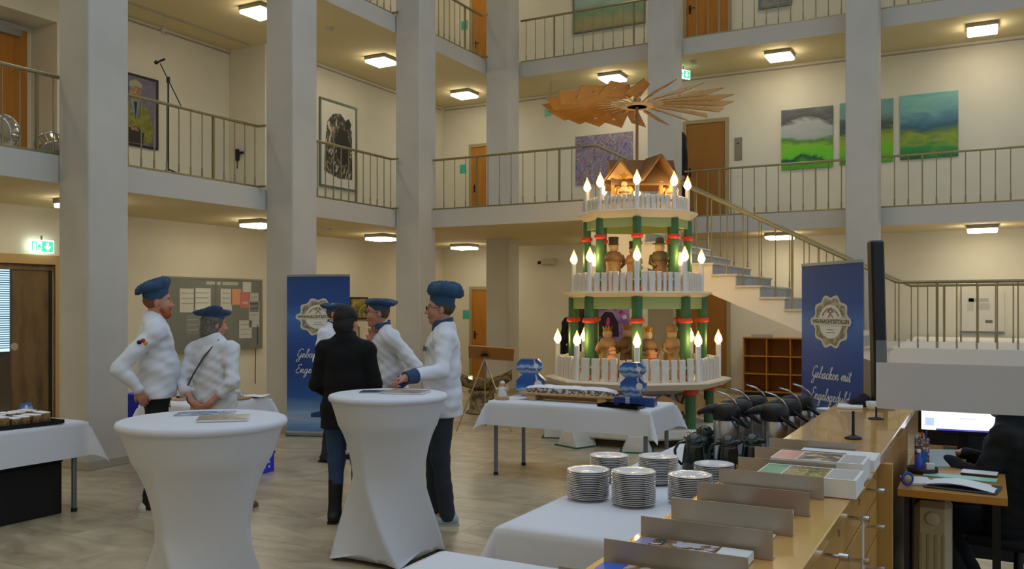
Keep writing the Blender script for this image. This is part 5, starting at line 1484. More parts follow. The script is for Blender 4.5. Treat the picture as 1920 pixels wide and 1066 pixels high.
plates(-1.255, 4.14, 15, 'white plate in the stack half hidden by the steel dividers')
plates(-1.27, 4.62, 12, 'white plate in the low stack just before the dark jugs')
for x, y, n, lb in ((-1.02, 6.75, 22, 'white saucer in the tall stack behind the last coffee pot'), (-1.215, 6.42, 20, 'white saucer in the stack between the two rows of coffee pots'), (-1.05, 6.98, 8, 'white saucer in the low stack at the table end')):
    plates(x, y, n, lb, sc=.74)
# cutlery lying behind the plates
for i, (x, y, a) in enumerate(((-1.70, 4.75, .4), (-1.66, 4.78, .9), (-1.63, 4.73, .2))):
    t = thing('fork', ('fork pointing at the dark jugs', 'fork lying across the others behind the plates', 'fork nearest the plates of the rear stack')[i], 'fork', (x, y, TZ+.135 if False else TZ), a)
    MB().tube([(0, 0, .004), (.07, 0, .010), (.12, 0, .006)], [.005, .0035, .005], 6).build('handle', M_CHROME, t)
    MB().box(.12, .17, -.010, .010, .003, .006).build('tines', M_CHROME, t)

def airpot(label, x, y, rz):
    t = thing('airpot', label, 'coffee pot', (x, y, TZ), rz, 'steel pump coffee pots')
    M_SS = mat('airpot_steel', 'a9a9ad', .28, 1.0)
    MB().lathe([(.074, .012), (.078, .02), (.078, .255), (.074, .262)], n=32).build('body', M_SS, t)
    MB().lathe([(.07, 0), (.08, .004), (.079, .02)], n=28).build('base_ring', M_BLACK, t)
    MB().lathe([(.080, .255), (.083, .27), (.083, .315), (.075, .34), (.05, .352), (.001, .355)], n=28).build('lid', M_BLACK, t)
    MB().tube([(.05, 0, .318), (.10, 0, .315), (.15, 0, .30), (.172, 0, .285)], [.045, .036, .022, .016], 12, flat=.8).build('spout', M_BLACK, t)
    MB().tube([(-.07, 0, .335), (-.045, 0, .375), (0, 0, .408), (.055, 0, .425)], [.010, .012, .012, .010], 8, flat=.5).build('pump_lever', M_CHROME, t)
    pts = [(.035+.02*math.cos(a)-.06*0, .086*math.cos(a), .0) for a in (0,)]
    hp = []
    for i in range(13):
        a = math.pi*i/12
        hp.append((-.03-.10*math.sin(a), .086*math.cos(a), .285-.075*math.sin(a)))
    MB().tube(hp, .0085, 8).build('carry_handle', M_BLACK, t)
    return t
AR = R(180+12)
airpot('first steel pump pot of the row beside the dark jugs', -1.395, 5.35, AR)
airpot('middle steel pump pot of the row beside the dark jugs', -1.375, 5.60, AR)
airpot('last steel pump pot of the row beside the dark jugs', -1.345, 5.90, AR)
airpot('first steel pump pot of the row beside the counter', -1.125, 5.45, AR)
airpot('middle steel pump pot of the row beside the counter', -1.11, 5.78, AR)
airpot('last steel pump pot of the row beside the counter', -1.09, 6.12, AR)

M_JUG = mat('dark_green_enamel', '0b1d1a', .12, coat=.5)
def jug(label, x, y, rz):
    t = thing('thermos_jug', label, 'jug', (x, y, TZ), rz, 'dark green thermos jugs')
    MB().lathe([(.066, 0), (.070, .006), (.066, .05), (.055, .13), (.052, .145)], n=28).build('body', M_JUG, t)
    MB().lathe([(.054, .145), (.055, .155), (.050, .175), (.036, .195), (.016, .205), (.001, .207)], n=24).build('lid', M_JUG, t)
    MB().tube([(.035, 0, .16), (.06, 0, .163), (.078, 0, .168)], [.022, .016, .006], 8).build('spout', M_JUG, t)
    MB().tube([(-.05, 0, .155), (-.085, 0, .15), (-.108, 0, .11), (-.105, 0, .06), (-.068, 0, .022)], .0085, 8).build('handle', M_JUG, t)
    MB().box(-.06, -.02, -.012, .012, .178, .186, .003).build('thumb_lever', M_JUG, t)
    MB().lathe([(.010, 0), (.010, .002), (.001, .002)], n=8).build('gold_motif', mat('gold_leaf', 'b98a2c', .4, .5), t, (.045, -.0505, .035), 0, (R(86), 0, R(42)))
    return t
JR = CA-R(8)
jug('dark green thermos jug standing foremost before the low plate stack', -1.50, 5.02, JR)
jug('dark green thermos jug second from the plates with a gold flower', -1.31, 5.06, JR)
jug('dark green thermos jug behind the other jugs near the foil bowl', -1.545, 5.40, JR)
jug('dark green thermos jug tucked between the jugs and the steel pots', -1.20, 5.18, JR+R(-10))
fo = thing('foil_bowl', 'steel bowl full of foil-wrapped sweets behind the dark jugs', 'bowl', (-1.72, 5.72, TZ), 0)
MB().lathe([(.04, 0), (.05, .01), (.052, .09), (.048, .09), (.044, .012), (.001, .01)], n=22).build('bowl', M_CHROME, fo)
rnd = random.Random(3)
for i in range(16):
    a = rnd.random()*6.28; r = .035*math.sqrt(rnd.random())
    MB().ell((r*math.cos(a)*1.4, r*math.sin(a)*1.4, .085+rnd.random()*.03), .016, .011, .009, 8, 6, Euler((rnd.random()*3, rnd.random()*3, 0)).to_matrix()).build('wrapped_sweet', mat('crinkled_foil', 'c0c2c6', .25, .9), fo)

# ------------------------------------------------------------------ receptionist's desk
dk = thing('office_desk', 'small beech desk with thick front edge behind the counter', 'desk', (0, 0, 0))
DZ = .80
MB().box(-.385, .09, 4.72, 5.38, DZ-.04, DZ, .003).build('desktop', mat('desk_beech', 'a8762f', .4), dk)
MB().box(-.385, -.10, 5.38, 6.30, DZ-.04, DZ, .003).build('desktop_return', mat('desk_beech', 'a8762f'), dk)
MB().box(-.36, -.34, 4.8, 5.9, 0, DZ-.04).build('side_panel', mat('dark_underdesk', '2c2116', .7), dk)
MB().box(-.36, -.12, 6.22, 6.24, .1, DZ-.04).build('modesty_panel', mat('dark_underdesk', '2c2116', .7), dk)
for x in (.03,):
    MB().box(x, x+.04, 5.28, 5.32, 0, DZ-.04).build('leg', M_BLACK, dk)
mo = thing('computer_monitor', 'computer monitor showing a white page behind the glass screen', 'monitor', (-.125, 6.10, DZ), R(4))
MB().box(-.25, .25, -.012, .02, .10, .42, .006).build('bezel', M_BLACK, mo)
MB().box(-.232, .232, -.0135, -.012, .125, .405).build('display', mat('lit_screen', 'ffffff', .3, emit=(.78, .82, 1.0), estr=1.1), mo)
MB().box(-.15, .22, -.0142, -.0135, .125, .135).build('task_bar', mat('screen_blue', '2a2a9c', .3, emit=(.08, .08, .45), estr=.8), mo)
for z, w in ((.36, .07), (.32, .12), (.28, .16), (.24, .14), (.20, .10)):
    MB().box(-.02, -.02+w, -.0142, -.0135, z, z+.004).build('screen_text', mat('screen_grey', '9aa0b4', .3, emit=(.4, .42, .5), estr=.8), mo)
MB().box(-.21, -.16, -.0142, -.0135, .15, .20).build('screen_icon', mat('screen_pale_blue', '9ab4f0', .3, emit=(.45, .6, 1), estr=.8), mo)
MB().box(-.03, .03, .0, .03, .01, .14).build('neck', M_BLACK, mo)
MB().box(-.11, .03, -.07, .09, 0, .012, .004).build('foot', M_BLACK, mo)
def sheets(u, v): 
    return ((u-.5)*.30, (v-.5)*.20, .018+.014*math.sin(math.pi*u*1.2)+.006*math.sin(5*v))
t = thing('open_binder', 'open binder of loose curled white sheets on the desk edge', 'binder', (-.10, 4.88, DZ), R(-8))
MB().box(-.16, .16, -.11, .11, 0, .010, .003).build('cover', mat('dark_cover', '3a3a42', .5), t)
MB().grid(sheets, 20, 8).build('sheet', M_PAPER, t)
MB().grid(lambda u, v: (sheets(u, v)[0]*.94+.012, sheets(u, v)[1]*.9, sheets(u, v)[2]-.007), 20, 8).build('sheet', M_PAPER, t)
magazine('flat white sheets beside the counter on the desk', (-.31, 4.93, DZ+.001), R(14), .13, .19, .01, M_PAPER, name='paper_sheets')
magazine('pale green folder lying across the desk', (-.12, 5.14, DZ+.001), R(-5), .34, .10, .006, mat('mint_folder', '8fc8b0', .5), name='folder', pages=mat('mint_folder', '8fc8b0'))
magazine('white notebook with black edge right of the green folder', (-.03, 5.30, DZ+.001), R(-4), .17, .12, .012, M_PAPER, name='notebook', pages=mat('dark_cover', '3a3a42'))
t = thing('desk_calendar', 'grey desk calendar leaning near the pen pot', 'calendar', (-.20, 5.46, DZ), R(20))
MB().box(-.08, .08, -.003, .003, 0, .13).build('panel', mat('calendar_grey', 'a8b0b0', .5), t, (0, 0, 0), 0, (R(-52), 0, 0))
MB().box(-.08, .08, -.003, .003, 0, .10).build('back_panel', mat('calendar_green', '4a6058', .5), t, (0, .0, 0), 0, (R(-64), 0, 0))
t = thing('pen_pot', 'speckled brown pen pot on the desk by the counter', 'pen pot', (-.315, 5.42, DZ), 0)
MB().lathe([(.036, 0), (.038, .004), (.038, .16), (.034, .16), (.034, .01), (.001, .008)], n=22).build('pot', mat('speckled_clay', '5d4238', .7, noise=(60, 'b0a49a', .5, .58)), t)
MB().box(.0, .03, -.0395, -.0385, .03, .09).build('blue_label', mat('label_blue', '2f6ac0', .5), t)
for i, c in enumerate(('2a3aa8', 'c23a2a', 'd8d8d8', '202024')):
    MB().cyl((.012*math.cos(i*1.6), .012*math.sin(i*1.6), .02), (.024*math.cos(i*1.6), .024*math.sin(i*1.6), .20-.01*i), .004, n=8).build('pen', mat('pen_'+c, c, .4), t)
t = thing('tray_organizer', 'round dark desk tray holding small bottles by the counter', 'tray', (-.30, 5.22, DZ), 0)
MB().lathe([(.07, 0), (.075, .004), (.078, .03), (.073, .03), (.07, .008), (.001, .006)], n=24).build('tray', mat('dark_brown_tray', '2c1c16', .5), t)
t = thing('hand_gel', 'small blue and white pump bottle standing in the round desk tray', 'bottle', (-.318, 5.20, DZ+.008), 0)
MB().lathe([(.018, 0), (.02, .005), (.02, .07), (.009, .085), (.009, .10)], n=16).build('bottle', mat('gel_blue', '3a4ab4', .3), t)
MB().lathe([(.011, .10), (.011, .115), (.004, .12)], n=12).build('cap', M_PORC, t)
t = thing('paper_cube', 'small white note cube beside the pump bottle in the desk tray', 'notes', (-.262, 5.20, DZ+.008), .2)
MB().box(-.02, .02, -.02, .02, 0, .045, .001).build('block', M_PAPER, t)
MB().box(-.021, .021, -.021, .021, .045, .047).build('top_note', mat('note_grey', 'bfc4cc', .5), t)
t = thing('tape_ring', 'blue ring of tape standing at the desk edge', 'tape', (-.345, 4.80, DZ+.036), 0)
MB().torus((0, 0, 0), .028, .007, 20, 8, Matrix.Rotation(R(90), 3, 'Y') @ Matrix.Rotation(R(50), 3, 'X')).build('ring', mat('tape_blue', '2440a8', .4), t)
MB().lathe([(.021, -.006), (.021, .006)], n=18).build('core', mat('tape_core', 'a89a70', .6), t, (0, 0, 0), 0, (R(90), 0, R(40)))
t = thing('computer_mouse', 'black computer mouse on the desk behind the notebook', 'mouse', (-.17, 5.72, DZ), .4)
MB().ell((0, 0, .005), .03, .05, .028, 16, 8).build('shell', M_BLACK, t)
MB().cyl((0, -.03, .03), (0, -.02, .033), .006, n=8).build('wheel', M_LEG, t)
t = thing('desk_pedestal', 'beige ribbed cabinet with a round dial below the desk', 'cabinet', (-.235, 4.95, 0), 0)
MB().box(-.085, .085, -.10, .10, 0, .72, .03).build('body', mat('beige_enamel', '9d9070', .5), t)
for i in range(4):
    MB().box(-.06+i*.034, -.045+i*.034, -.104, -.099, .06, .56, .002).build('rib', mat('beige_enamel_dark', '8a7d5c', .5), t)
MB().lathe([(.034, 0), (.034, .006), (.026, .010), (.001, .010)], n=24).build('dial', mat('beige_enamel_light', 'a89c7c', .5), t, (0, -.10, .64), 0, (R(90), 0, 0))
pa = thing('shade_backdrop', 'added dark shade partition behind the desk and monitor', 'backdrop', (0, 0, 0))  # dark panel added to stand in for the shade around the desk
MB().box(-.36, 1.3, 6.5, 6.54, .05, 1.0).build('panel', mat('shade_backdrop_dark', '1c1a18', .7), pa)
for x in (-.3, 1.2): MB().box(x, x+.05, 6.4, 6.64, 0, .05).build('foot', M_BLACK, pa)
# ------------------------------------------------------------------ doors
YW, XL0, XL1 = 17.0, -10.95, -11.8
def door_back(n, x0, x1, z0, z1, leaf=M_DOORWOOD, frame=M_BEIGEFRAME, hinge=1, handle=True):
    f = MB().box(x0-.07, x0, YW-.035, YW+.0, z0, z1+.07).box(x1, x1+.07, YW-.035, YW, z0, z1+.07).box(x0, x1, YW-.035, YW, z1, z1+.07)
    d = struct(f.build(f'door_{n}', frame))
    l = MB().box(x0, x1, YW-.018, YW, z0, z1).build('leaf', leaf, d)
    if handle:
        hx = x0+.07 if hinge > 0 else x1-.07
        h = MB().cyl((hx, YW-.018, z0+1.05), (hx, YW-.065, z0+1.05), .009, n=8).cyl((hx, YW-.06, z0+1.05), (hx+.11*hinge, YW-.06, z0+1.05), .009, n=8).box(hx-.02, hx+.02, YW-.024, YW-.018, z0+.95, z0+1.12)
        h.build('handle', M_BLACK, l)
    return d
door_back(1, -10.17, -9.3, L1, 5.24)
door_back(2, -10.16, -9.3, 0, 2.05)
door_back(3, -5.22, -4.45, L1, 5.27, leaf=mat('brown_lift_door', '8f5f20', .5))
door_back(4, -5.22, -4.40, L2, 8.5)
door_back(5, -10.15, -9.3, L2, 8.6)
door_back(6, -5.5, -4.42, 0, 2.02, leaf=mat('brown_lift_door', '8f5f20', .5), handle=False)
# the entrance on the long side: sliding oak leaf, lit lobby with blinds behind
d7 = struct(MB().box(XL0-.02, XL0+.03, 5.55, 7.56, 2.24, 2.36).box(XL0-.02, XL0+.03, 7.45, 7.56, 0, 2.24).build('door_7', M_FRAMEWOOD))
MB().box(XL0-.10, XL0-.05, 6.90, 7.40, .01, 2.16).build('leaf', M_DARKWOOD, d7)
MB().box(XL0-.12, XL0-.04, 7.40, 7.45, 0, 2.24).build('jamb', mat('dark_jamb', '1c1a18', .6), d7)
MB().box(XL0-.15, XL0-.03, 5.7, 7.45, 2.16, 2.24).build('track_cover', M_DARKWOOD, d7)
MB().cyl((XL0-.05, 6.93, 1.17), (XL0-.045, 6.93, 1.17), .05, n=18).build('finger_plate', M_STEEL, d7)
# lobby box
mb = MB().box(-13.2, XL0-.3, 4.4, 8.6, 2.9, 3.0).box(-13.2, -13.1, 4.4, 8.6, 0, 2.9).box(-13.2, XL0-.3, 8.5, 8.6, 0, 2.9).box(-13.2, XL0-.3, 4.4, 4.5, 0, 2.9)
struct(mb.build('wall_lobby', mat('lobby_paint', 'b9a184', .8)))
wl = struct(MB().box(-13.09, -13.05, 4.6, 8.4, .95, 1.0).box(-13.09, -13.05, 4.6, 8.4, 2.42, 2.5).box(-13.09, -13.05, 8.35, 8.4, .95, 2.5).box(-13.09, -13.05, 6.9, 6.95, .95, 2.5).build('window_1', mat('window_grey', '8a938e', .5)))
MB().box(-13.095, -13.08, 4.6, 8.4, 1.0, 2.42).build('pane', mat('daylit_pane', 'dfeaf5', .2, emit=(.55, .75, 1.0), estr=1.0), wl)
sl = MB().box(-.02, .0, -1.9, 1.9, 0, .004, M=Matrix.Rotation(R(35), 4, 'Y')).mesh('slat', mat('teal_slat', '5f9490', .5))
for i in range(40):
    link('slat', sl, wl, (-13.03, 6.5, 1.05+i*.034))
lp = thing('glass_door', 'glass lobby door with tubular pull handles beyond the entrance', 'door', (-11.9, 5.6, 0), R(20))
MB().box(-.01, .01, 0, 1.15, .02, 2.05).build('pane', mat('clear_pane', 'dfe8e6', .03, alpha=.10), lp)
for y in (.80, 1.02):
    MB().cyl((.05, y, .1), (.05, y, 1.9), .018, n=10).build('pull_handle', M_CHROME, lp)
for z in (.55, .95, 1.35):
    MB().cyl((.05, .72, z), (.05, 1.10, z), .012, n=8).build('cross_bar', M_CHROME, lp)
# niche with orange door on the upper gallery
d8 = struct(MB().box(-12.4, -12.36, 5.6, 7.98, L1, 5.70).build('door_8', M_DOORWOOD))
MB().box(-12.36, -12.28, 7.45, 7.85, 5.58, 5.68).build('door_closer', mat('closer_grey', '8a8478', .5), d8)

# ------------------------------------------------------------------ signs, switches, detectors
M_EXIT = mat('exit_green', '1fae6c', .4, emit=(.05, .75, .38), estr=.9); M_EXITW = mat('exit_white', 'f0fff6', .4, emit=(.75, 1.0, .9), estr=2.2)
def exit_sign(label, loc, rz, arrow_first=False):
    t = thing('exit_sign', label, 'exit sign', loc, rz)
    MB().box(-.17, .17, -.02, .0, -.085, .085, .004).build('housing', M_EXITW, t)
    MB().box(0, .155, -.022, -.02, -.07, .07).build('green_field', M_EXIT, t)
    MB().prism([(.06, .05), (.095, .05), (.095, 0), (.125, 0), (.0775, -.055), (.03, 0), (.06, 0)], .022, .0235, FRONT).build('arrow', M_EXITW, t)
    MB().prism([(-.14, -.06), (-.14, .06), (-.07, .06), (-.07, -.06), (-.085, -.06), (-.085, .045), (-.125, .045), (-.125, -.06)], .02, .0225, FRONT).build('door_symbol', M_EXIT, t)
    MB().prism([(-.07, -.06), (-.055, -.06), (-.035, -.01), (-.01, -.05), (0, -.045), (-.025, .015), (-.01, .03), (-.02, .04), (-.045, .02), (-.065, .005), (-.05, -.01)], .02, .0225, FRONT).build('running_figure', M_EXIT, t)
    MB().cyl((0, -.01, .085), (0, -.01, .14), .012, n=8).build('mount', M_LAMPHOUSE, t)
    return t
exit_sign('lit green and white exit sign above the dark oak entrance', (XL0+.06, 7.22, 2.47), R(90))
exit_sign('small lit exit sign hanging on the upper gallery left of the lift', (-5.05, 16.2, 6.07), R(60))
M_TEAL = mat('teal_sign', '3fae98', .5)
for i, (x, z, lab) in enumerate(((-10.41, 4.78, 'teal room sign beside the orange door of the upper gallery'), (-10.33, 1.49, 'teal room sign beside the ground-floor door behind the chef'), (-10.37, 8.02, 'teal room sign beside the top-storey door'))):
    t = thing('room_sign', lab, 'sign', (x, YW, z), 0)
    MB().box(-.085, .085, -.006, -.0015, -.10, .10).build('panel', M_TEAL, t)
    MB().box(-.075, .075, -.0015, 0, -.09, .09).build('backing', M_LEG, t)
t = thing('hanging_sign', 'teal blade sign jutting out on the upper gallery behind the winged wheel', 'sign', (-7.55, 15.9, 5.62), R(150))
MB().box(0, .42, -.01, .01, -.09, .09).build('panel', M_TEAL, t)
MB().cyl((.2, 0, .09), (.2, 0, .585), .006, n=6).build('hanger', M_LEG, t)
t = thing('lift_panel', 'vertical steel call panel beside the brown lift door', 'panel', (-4.20, YW, 4.71), 0)
MB().box(-.075, .075, -.012, 0, -.22, .22, .003).build('plate', mat('panel_steel', '8a8272', .45, .6), t)
MB().prism([(-.025, .12), (.025, .12), (0, .085)], .012, .014, FRONT).build('arrow', M_BLACK, t)
MB().box(-.04, .04, -.014, -.012, -.19, -.16).build('button', M_CHROME, t)
for lab, x, z in (('pale light switch below the lift call panel', -4.21, 4.24), ('small light switch below the teal sign of the upper gallery', -10.45, 4.27)):
    t = thing('light_switch', lab, 'switch', (x, YW, z), 0)
    MB().box(-.065, .065, -.008, 0, -.065, .065, .003).build('plate', mat('switch_white', 'd0cabb', .5), t)
    MB().box(-.03, .03, -.012, -.008, -.03, .03, .002).build('rocker', mat('switch_white', 'd0cabb'), t)
for x, y, z, lab in ((-9.4, 11.2, C1, 'round smoke detector on the upper gallery ceiling between first columns'), (-9.5, 11.3, C0, 'round smoke detector on the ground-floor ceiling behind the second column'), (-4.75, 15.9, C1, 'round smoke detector on the upper gallery ceiling near the lift')):
    t = thing('smoke_detector', lab, 'smoke detector', (x, y, z), 0)
    MB().lathe([(.045, -.055), (.055, -.05), (.055, -.03), (.04, -.025)], n=18).build('sensor', mat('detector_white', 'c4bda8', .6), t)
    MB().lathe([(.06, -.025), (.065, -.02), (.065, 0)], n=18).build('base', mat('detector_white', 'c4bda8'), t)
t = thing('wall_camera', 'small white security camera on the ground-floor back wall', 'camera', (-8.35, YW, 2.62), 0)
MB().box(-.02, .26, -.16, -.03, -.06, .07, .015).build('housing', mat('camera_white', 'b8b2a0', .5), t)
MB().cyl((-.02, -.10, .0), (-.11, -.12, -.01), .035, .03, n=14).build('lens', M_BLACK, t)
MB().box(.18, .26, -.04, 0, -.05, .08, .004).build('bracket', mat('camera_white', 'b8b2a0'), t)
t = thing('wall_device', 'black handheld device hanging on the upper gallery wall', 'device', (-11.58, 11.35, 4.30), 0)
MB().box(-.04, .04, -.06, -.005, -.06, .14, .01).build('body', M_BLACK, t)
MB().box(.04, .16, -.05, -.02, .05, .09, .006).build('barrel', M_BLACK, t)
MB().tube([(0, -.03, -.05), (.01, -.03, -.13), (0, -.03, -.2)], .008, 6).build('strap', M_BLACK, t)
# track with two spots on the upper gallery
t = thing('track_light', 'ceiling track with two white spotlights above the portrait', 'track light', (-11.2, 0, C1), 0)
MB().box(-.015, .015, 7.6, 11.2, -.03, 0).build('track', mat('track_grey', 'a29a86', .5), t)
for y in (8.35, 9.45):
    s = MB().lathe([(.03, 0), (.05, .03), (.06, .12), (.055, .12), (.001, .04)], n=18).build('spot', mat('spot_white', 'b5ad98', .5), t, (-.05, y, -.20), 0, (0, R(150), R(10)))
    MB().cyl((-.0, y, -.03), (-.02, y, -.14), .01, n=8).build('spot_arm', mat('spot_white', 'b5ad98'), t)
struct(MB().box(-11.8, -11.77, 8.12, 11.34, C1-.07, C1-.05).box(-10.95, -10.93, 11.5, 16.9, C1-.07, C1-.05).build('trim_1', mat('picture_rail', '9c937e', .6)))
struct(MB().box(-10.9, 5.5, YW-.025, YW, C1-.07, C1-.05).build('trim_2', mat('picture_rail', '9c937e', .6)))

# ------------------------------------------------------------------ pictures
def paint_mat(name, stops, scale, det, dist, zmix=0.0, stretch=(1, 1, 1), seed=0.0):
    """height-driven bands broken up with noise (stops run bottom 0 .. top 1 over one metre)"""
    m = bpy.data.materials.new(name); m.use_nodes = True; nt = m.node_tree; b = nt.nodes['Principled BSDF']
    tc = nt.nodes.new('ShaderNodeTexCoord'); mp = nt.nodes.new('ShaderNodeMapping'); mp.inputs['Scale'].default_value = stretch; mp.inputs['Location'].default_value = (seed, seed*.7, seed*.3)
    n = nt.nodes.new('ShaderNodeTexNoise'); n.inputs['Scale'].default_value = scale; n.inputs['Detail'].default_value = det; n.inputs['Distortion'].default_value = dist
    sp = nt.nodes.new('ShaderNodeSeparateXYZ'); ma = nt.nodes.new('ShaderNodeMath'); ma.operation = 'MULTIPLY_ADD'; ma.inputs[1].default_value = zmix
    mb_ = nt.nodes.new('ShaderNodeMath'); mb_.operation = 'MULTIPLY_ADD'; mb_.inputs[1].default_value = (1-zmix)
    nt.links.new(tc.outputs['Object'], mp.inputs[0]); nt.links.new(mp.outputs[0], n.inputs['Vector']); nt.links.new(tc.outputs['Object'], sp.inputs[0])
    nt.links.new(sp.outputs[2], ma.inputs[0]); ma.inputs[2].default_value = 0.0
    nt.links.new(n.outputs[0], mb_.inputs[0]); nt.links.new(ma.outputs[0], mb_.inputs[2])
    r = nt.nodes.new('ShaderNodeValToRGB'); e = r.color_ramp.elements
    e[0].position = stops[0][0]; e[0].color = (*lin(stops[0][1]), 1); e[1].position = stops[-1][0]; e[1].color = (*lin(stops[-1][1]), 1)
    for p, c in stops[1:-1]:
        q = e.new(p); q.color = (*lin(c), 1)
    nt.links.new(mb_.outputs[0], r.inputs[0]); nt.links.new(r.outputs[0], b.inputs['Base Color']); b.inputs['Roughness'].default_value = .55
    return m
def picture(label, loc, rz, w, h, m, frame=None, fw=.0, matw=0.0, cat='painting', name='painting'):
    """hangs at loc (bottom centre on the wall), local -Y looks into the room"""
    t = thing(name, label, cat, loc, rz)
    if frame:
        for nm, b in (('frame_rail', (-w/2, w/2, 0, fw)), ('frame_rail', (-w/2, w/2, h-fw, h)), ('frame_stile', (-w/2, -w/2+fw, fw, h-fw)), ('frame_stile', (w/2-fw, w/2, fw, h-fw))):
            MB().box(b[0], b[1], -.035, 0, b[2], b[3]).build(nm, frame, t)
    if matw:
        MB().box(-w/2+fw, w/2-fw, -.012, 0, fw, h-fw).build('mount_board', mat('mount_board', 'd6d2c4', .7), t)
    i = fw+matw
    MB().box(-w/2+i, w/2-i, -.016 if matw else -.025, -.001 if not matw else -.012, i, h-i).build('canvas', m, t)
    return t
M_FBLACK = mat('black_frame', '1a1816', .5); M_FGREY = mat('grey_green_frame', '6a7468', .4, .4)
# portrait of a seated figure in a green coat, built from painted shapes
t = picture('framed portrait of a figure in green coat behind the microphone stand', (XL1, 9.38, 4.20), R(90), .86, 1.13, paint_mat('portrait_ground', [(.2, '5a5468'), (.5, '6e667a'), (.8, '4c4656')], 5, 4, 1), M_FBLACK, .035)
def patch(t, name, poly, m, y=.0265, th=.0012):
    MB().prism(poly, y, y+th, FRONT).build(name, m, t)
M_GCOAT = mat('painted_green_coat', '6a6a24', .6, noise=(14, '8e8a34', .4, .65)); M_GDARK = mat('painted_dark', '2a241e', .6); M_FLESH = mat('painted_flesh', 'b09070', .6, noise=(20, '7a604a', .4, .65))
patch(t, 'painted_coat', [(-.30, .05), (-.34, .40), (-.22, .66), (-.05, .74), (.10, .72), (.24, .60), (.33, .35), (.30, .10), (.10, .04)], M_GCOAT)
patch(t, 'painted_trousers', [(-.28, .05), (-.25, .25), (0, .32), (.16, .22), (.14, .05)], M_GDARK, .0278)
patch(t, 'painted_shirt', [(-.10, .73), (-.02, .45), (.02, .45), (.08, .72)], mat('painted_shirt', '6d86a0', .6), .0278)
patch(t, 'painted_tie', [(-.035, .70), (.0, .42), (.03, .70)], M_GDARK, .029)
patch(t, 'painted_face', [(-.11, .80), (-.08, .72), (.02, .69), (.09, .74), (.11, .84), (.10, .96), (.0, 1.0), (-.10, .95)], M_FLESH, .029)
patch(t, 'painted_hat', [(-.12, .92), (-.12, 1.0), (0, 1.05), (.11, 1.0), (.12, .93), (0, .95)], mat('painted_grey_hair', 'a09c88', .6), .0302)
patch(t, 'painted_hand', [(-.12, .32), (.02, .30), (.06, .24), (-.08, .25)], M_FLESH, .0292)
# black ink print
t = picture('tall framed black ink print on white mount on the upper gallery', (XL0, 13.29, 3.93), R(90), 1.10, 1.66, mat('print_paper', 'd0ccbe', .6), M_FGREY, .035, .06)
M_INKD = paint_mat('ink_blots', [(.30, '15130f'), (.46, '2a251e'), (.55, '6b6354'), (.62, 'c6c0b0')], 5, 6, 2.2, stretch=(1.4, 1, .8))
patch(t, 'ink_ground', [(-.42, .30), (-.40, .75), (-.33, 1.25), (-.15, 1.42), (.05, 1.45), (.28, 1.30), (.40, 1.15), (.41, .22), (.0, .2)], M_INKD, .0175)
patch(t, 'ink_mass', [(-.05, .62), (-.08, .95), (.02, 1.18), (.24, 1.12), (.34, .85), (.32, .55), (.10, .48)], mat('ink_solid', '221e18', .6), .0187)
patch(t, 'ink_head', [(.22, 1.18), (.20, 1.33), (.30, 1.40), (.38, 1.30), (.34, 1.18)], mat('ink_solid', '221e18'), .0187)
patch(t, 'ink_spot', [(-.16, 1.12), (-.12, 1.16), (-.08, 1.12), (-.12, 1.08)], mat('ink_red', '8a4430', .6), .02)
# abstract
picture('abstract painting in violet and grey strokes on the upper gallery', (-6.98, YW, 4.23), 0, 1.27, 1.02, paint_mat('violet_strokes', [(.25, '3c3a5c'), (.38, '6a6488'), (.46, '8f8aa4'), (.52, '7a4a48'), (.57, 'a8a4ae'), (.66, '4a4660'), (.75, 'b6b2b8')], 3.0, 8, 2.2, stretch=(2.0, 1, .9)))
# three landscapes
picture('green field painting under dark grey clouds, beside the lift panel', (-2.93, YW, 4.24), 0, .92, 1.12, paint_mat('field_green', [(.08, '4fb014'), (.2, '45a012'), (.27, '1f3f3c'), (.31, '5fbe18'), (.42, '78b824'), (.5, '4c7a2c'), (.56, '9aa69c'), (.66, 'a7aaa6'), (.74, '4a4a4a'), (.84, '5c5e5e'), (.95, '6e8488')], 2.2, 5, .8, zmix=.62, stretch=(.8, 1, 2), seed=1))
picture('green field painting half hidden behind the last column', (-1.90, YW, 4.26), 0, .90, 1.12, paint_mat('field_mid', [(.1, '3c5a34'), (.25, '4fa018'), (.36, '7ab41c'), (.46, '8a9a30'), (.55, '3c4a44'), (.64, '4c5c58'), (.74, '6a9088'), (.9, '6fa098')], 2.2, 5, .8, zmix=.62, stretch=(.8, 1, 2), seed=4))
picture('hill landscape painting with teal sky right of the last column', (-.876, YW, 4.27), 0, .92, 1.13, paint_mat('field_teal', [(.1, '1c3a30'), (.22, '246a34'), (.32, '2f8a3c'), (.40, '8a9a2c'), (.47, '5a7a40'), (.53, '35586a'), (.62, '4a7684'), (.72, '6fa09a'), (.85, '7db4a8'), (.95, '4fa098')], 2.2, 5, .8, zmix=.62, stretch=(.8, 1, 2), seed=8))
# top storey
picture('wide pale landscape picture on the top storey', (-6.88, YW, 7.42), 0, 1.6, 1.2, paint_mat('pale_landscape', [(.1, '8a8456'), (.3, '9a9468'), (.42, '6a8a6c'), (.55, '8aa49a'), (.7, '9ab0a8'), (.9, '7a9684')], 2, 4, .5, zmix=.6), M_FGREY, .03)
picture('grey framed picture at the upper edge on the top storey', (-3.50, YW, 7.32), 0, .62, .8, mat('grey_print', '8a8a86', .6, noise=(5, '70706e', .4, .6)), M_FGREY, .04)
